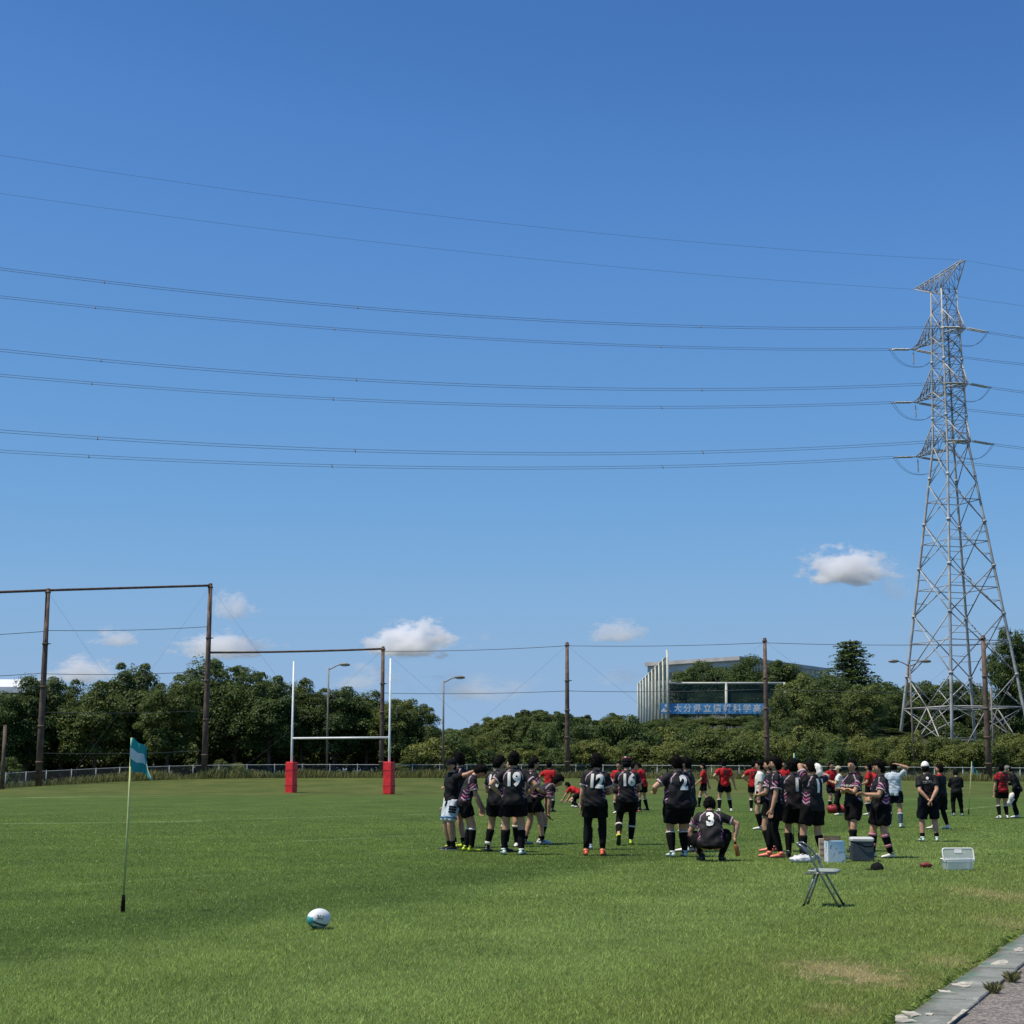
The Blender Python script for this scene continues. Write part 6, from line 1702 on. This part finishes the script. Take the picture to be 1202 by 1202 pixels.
# cap on the grass
c_ = gp(1030.5, 1021.5); cap2 = empty('peaked_cap', c_, math.radians(10)); tag(cap2, 'black peaked cap lying on the grass in front of the cool box', 'cap')
mb = MB(); mb.ell((.02, .07, .0), .105, .10, .115, None, 22, 14, lambda d: (1 + .04 * math.sin(7 * d.x + 3 * d.y)) if d.z > 0 else .98); mb.v = [(x, y, max(z, .004)) for x, y, z in mb.v]; mb.build('crown', m_cap_b, cap2)
mb = MB(); mb.tube([(-.07, .07, .012), (-.12, .07, .014), (-.165, .06, .006)], [(.075, .008), (.07, .006), (.035, .004)], 12, hint=(0, 1, 0)); mb.build('peak', m_cap_b, cap2)
# red pouch
m_pouch = plain('dark_red_nylon', (.20, .022, .022), .6, .15, 20, bump=.4)
c_ = gp(1088, 1018.5); po_ = empty('pouch', c_); tag(po_, 'small dark red pouch with a loose strap on the grass', 'pouch')
mb = MB(); mb.ell((0, .05, .035), .095, .06, .042, None, 22, 14, lambda d: 1 + .12 * math.sin(9 * d.x + 6 * d.z) + .08 * math.sin(15 * d.y)); mb.build('pouch_body', m_pouch, po_)
mb = MB(); mb.tube([(-.08, .04, .02), (-.13, .03, .008), (-.20, .05, .006), (-.27, .03, .006)], [(.010, .003)] * 4, 8); mb.build('strap', m_black, po_)
# storage tub, lid propped up in it
c_ = gp(1128, 1021.5); s_ = c_.y / FPX; tub = empty('storage_tub', c_, math.radians(3)); tag(tub, 'clear plastic storage tub with its lid propped upright', 'tub')
w_ = 31 * s_; h_ = 11.5 * s_
def shell(mb, w, d, h, tp, th):
    o1 = [(-w / 2 * tp, 0 + d * (1 - tp) / 2), (w / 2 * tp, d * (1 - tp) / 2), (w / 2 * tp, d * (1 + tp) / 2), (-w / 2 * tp, d * (1 + tp) / 2)]; o2 = [(-w / 2, 0), (w / 2, 0), (w / 2, d), (-w / 2, d)]
    i2 = [(x * (1 - 2 * th / w), th + y * (1 - 2 * th / d)) for x, y in o2]; i1 = [(x * (1 - 2 * th / w), th + y * (1 - 2 * th / d)) for x, y in o1]
    V_ = [(x, y, 0) for x, y in o1] + [(x, y, h) for x, y in o2] + [(x, y, h) for x, y in i2] + [(x, y, .006) for x, y in i1]
    fs = [(3, 2, 1, 0), (12, 13, 14, 15)]
    for L in (0, 4, 8):
        for j in range(4): fs.append((L + j, L + (j + 1) % 4, L + 4 + (j + 1) % 4, L + 4 + j))
    mb.add(V_, fs)
mb = MB(); shell(mb, w_, .30, h_, .9, .004); mb.build('tub_body', m_clear, tub, False)
def rimloop(w, d, r):
    pts = []
    for (cx_, cy_, a0) in ((w / 2 - r, r, -90), (w / 2 - r, d - r, 0), (-w / 2 + r, d - r, 90), (-w / 2 + r, r, 180)):
        for q in range(5): a = math.radians(a0 + q * 22.5); pts.append((cx_ + r * math.cos(a), cy_ + r * math.sin(a)))
    pts.append(pts[0]); return pts
mb = MB(); mb.tube([(x, y, h_ + .006) for x, y in rimloop(w_ + .02, .31, .03)], .008, 6); mb.build('rim', m_bwhite, tub)
LW, LH = 36 * s_, 15.5 * s_
lid = empty('lid'); lid.parent = tub; lid.location = (0, .06, h_ * .80); lid.rotation_euler = (math.radians(74), 0, 0)
mb = MB(); mb.tube([(x, y, 0) for x, y in rimloop(LW, LH, .035)], .011, 8); mb.build('lid_rim', m_bwhite, lid)
mb = MB(); pts = rimloop(LW - .012, LH - .012, .03)[:-1]; mb.add([(x, y + .006, -.002) for x, y in pts] + [(x, y + .006, .003) for x, y in pts], [tuple(range(len(pts)))[::-1], tuple(range(len(pts), 2 * len(pts)))]); mb.build('lid_panel', m_clear, lid, False)
mb = MB(); mb.box((-.055, LH - .07, .004), (.055, LH - .015, .008)); mb.build('lid_latch', m_bwhite, lid, False)
# red bags by the far players
m_rbag = plain('red_kit_bag', (.30, .015, .018), .6, .15, 12, bump=.3)
for (u, v, lab) in ((979.5, 955, 'red kit bag at the feet of the beige-capped helper, on the left'), (993.5, 954.5, 'red kit bag at the feet of the beige-capped helper, on the right')):
    b_ = empty('kit_bag', gp(u, v)); tag(b_, lab, 'bag', 'red kit bags')
    mb = MB(); mb.tube([(-.24, 0, .13), (-.22, 0, .14), (0, 0, .16), (.22, 0, .14), (.24, 0, .13)], [(.06, .05), (.14, .13), (.16, .15), (.14, .13), (.06, .05)], 14, hint=(0, 1, 0)); mb.build('bag_body', m_rbag, b_)
    mb = MB(); mb.tube([(-.12, -.1, .24), (-.06, -.1, .34), (.06, -.1, .34), (.12, -.1, .24)], .014, 6); mb.build('handle', m_black, b_)
# ------------------------------------------------------------------ clouds: small fair-weather cumulus far behind
def cloud_mat(name, dens, seed, wisp):
    m = bpy.data.materials.new(name); m.use_nodes = True; nt = m.node_tree
    nt.nodes.remove(nt.nodes['Principled BSDF']); N = NT(nt)
    tc = N.node('ShaderNodeTexCoord').outputs['Object']
    sp = N.vmath('ADD', tc, (seed * 3.7, seed * 1.3, 0))
    big = N.noise(2.4, sp, 7, .68); 
    r = N.vmath('LENGTH', tc)
    z = N.node('ShaderNodeSeparateXYZ'); N.put(z.inputs[0], tc)
    under = N.remap(z.outputs[2], -.15, -.7, 0, .8)
    f = N.math('SUBTRACT', N.math('ADD', N.math('SUBTRACT', .56, r), N.math('MULTIPLY', N.math('SUBTRACT', big, .5), 2.5 if not wisp else 2.6)), under)
    d = N.math('MULTIPLY', N.remap(f, 0, .22 if not wisp else .5), dens)
    pv = N.node('ShaderNodeVolumePrincipled'); pv.inputs['Color'].default_value = (.97, .97, .98, 1); pv.inputs['Anisotropy'].default_value = .2
    N.put(pv.inputs['Density'], d)
    nt.links.new(pv.outputs[0], nt.nodes['Material Output'].inputs['Volume'])
    return m
CL = [(995, 671, 64, 30, .075, 0, 'bright white cloud left of the pylon'), (482, 757, 66, 30, .08, 0, 'bright white cloud above the right goal post'), (275, 715, 36, 24, .03, 0, 'small pale cloud above the corner of the two beams'),
      (725, 745, 42, 18, .03, 0, 'small soft cloud right of the lone middle pole'), (135, 751, 36, 15, .028, 0, 'small pale cloud between the two tall left poles'), (262, 762, 70, 22, .035, 0, 'white cloud just above the trees left of the goal'),
      (95, 790, 60, 22, .03, 0, 'low white cloud behind the tree tops at the left'), (430, 800, 60, 22, .016, 1, 'faint low cloud behind the goal'), (566, 748, 22, 9, .010, 1, 'tiny faint cloud wisp left of the lone pole'),
      (560, 812, 90, 26, .010, 1, 'faint cloud haze low in the middle of the sky'), (730, 797, 40, 16, .012, 1, 'faint low wisp left of the net posts'), (1048, 690, 40, 34, .009, 1, 'faint grey wisp beside the pylon')]
CY = 2600.0
for i, (u, v, a, b, dens, wisp, lab) in enumerate(CL):
    p = at(u, v, CY); k = CY / FPX
    mb = MB(); mb.ell((0, 0, 0), 1, 1, 1, None, 24, 16)
    o = mb.build('cloud', cloud_mat('cloud_%d' % i, dens * 1.25, i + 1, wisp)); o.location = p; o.scale = (a * k * 1.25, a * k * .8, b * k * 1.45)
    tag(o, lab, 'cloud', 'small clouds low in the blue sky')
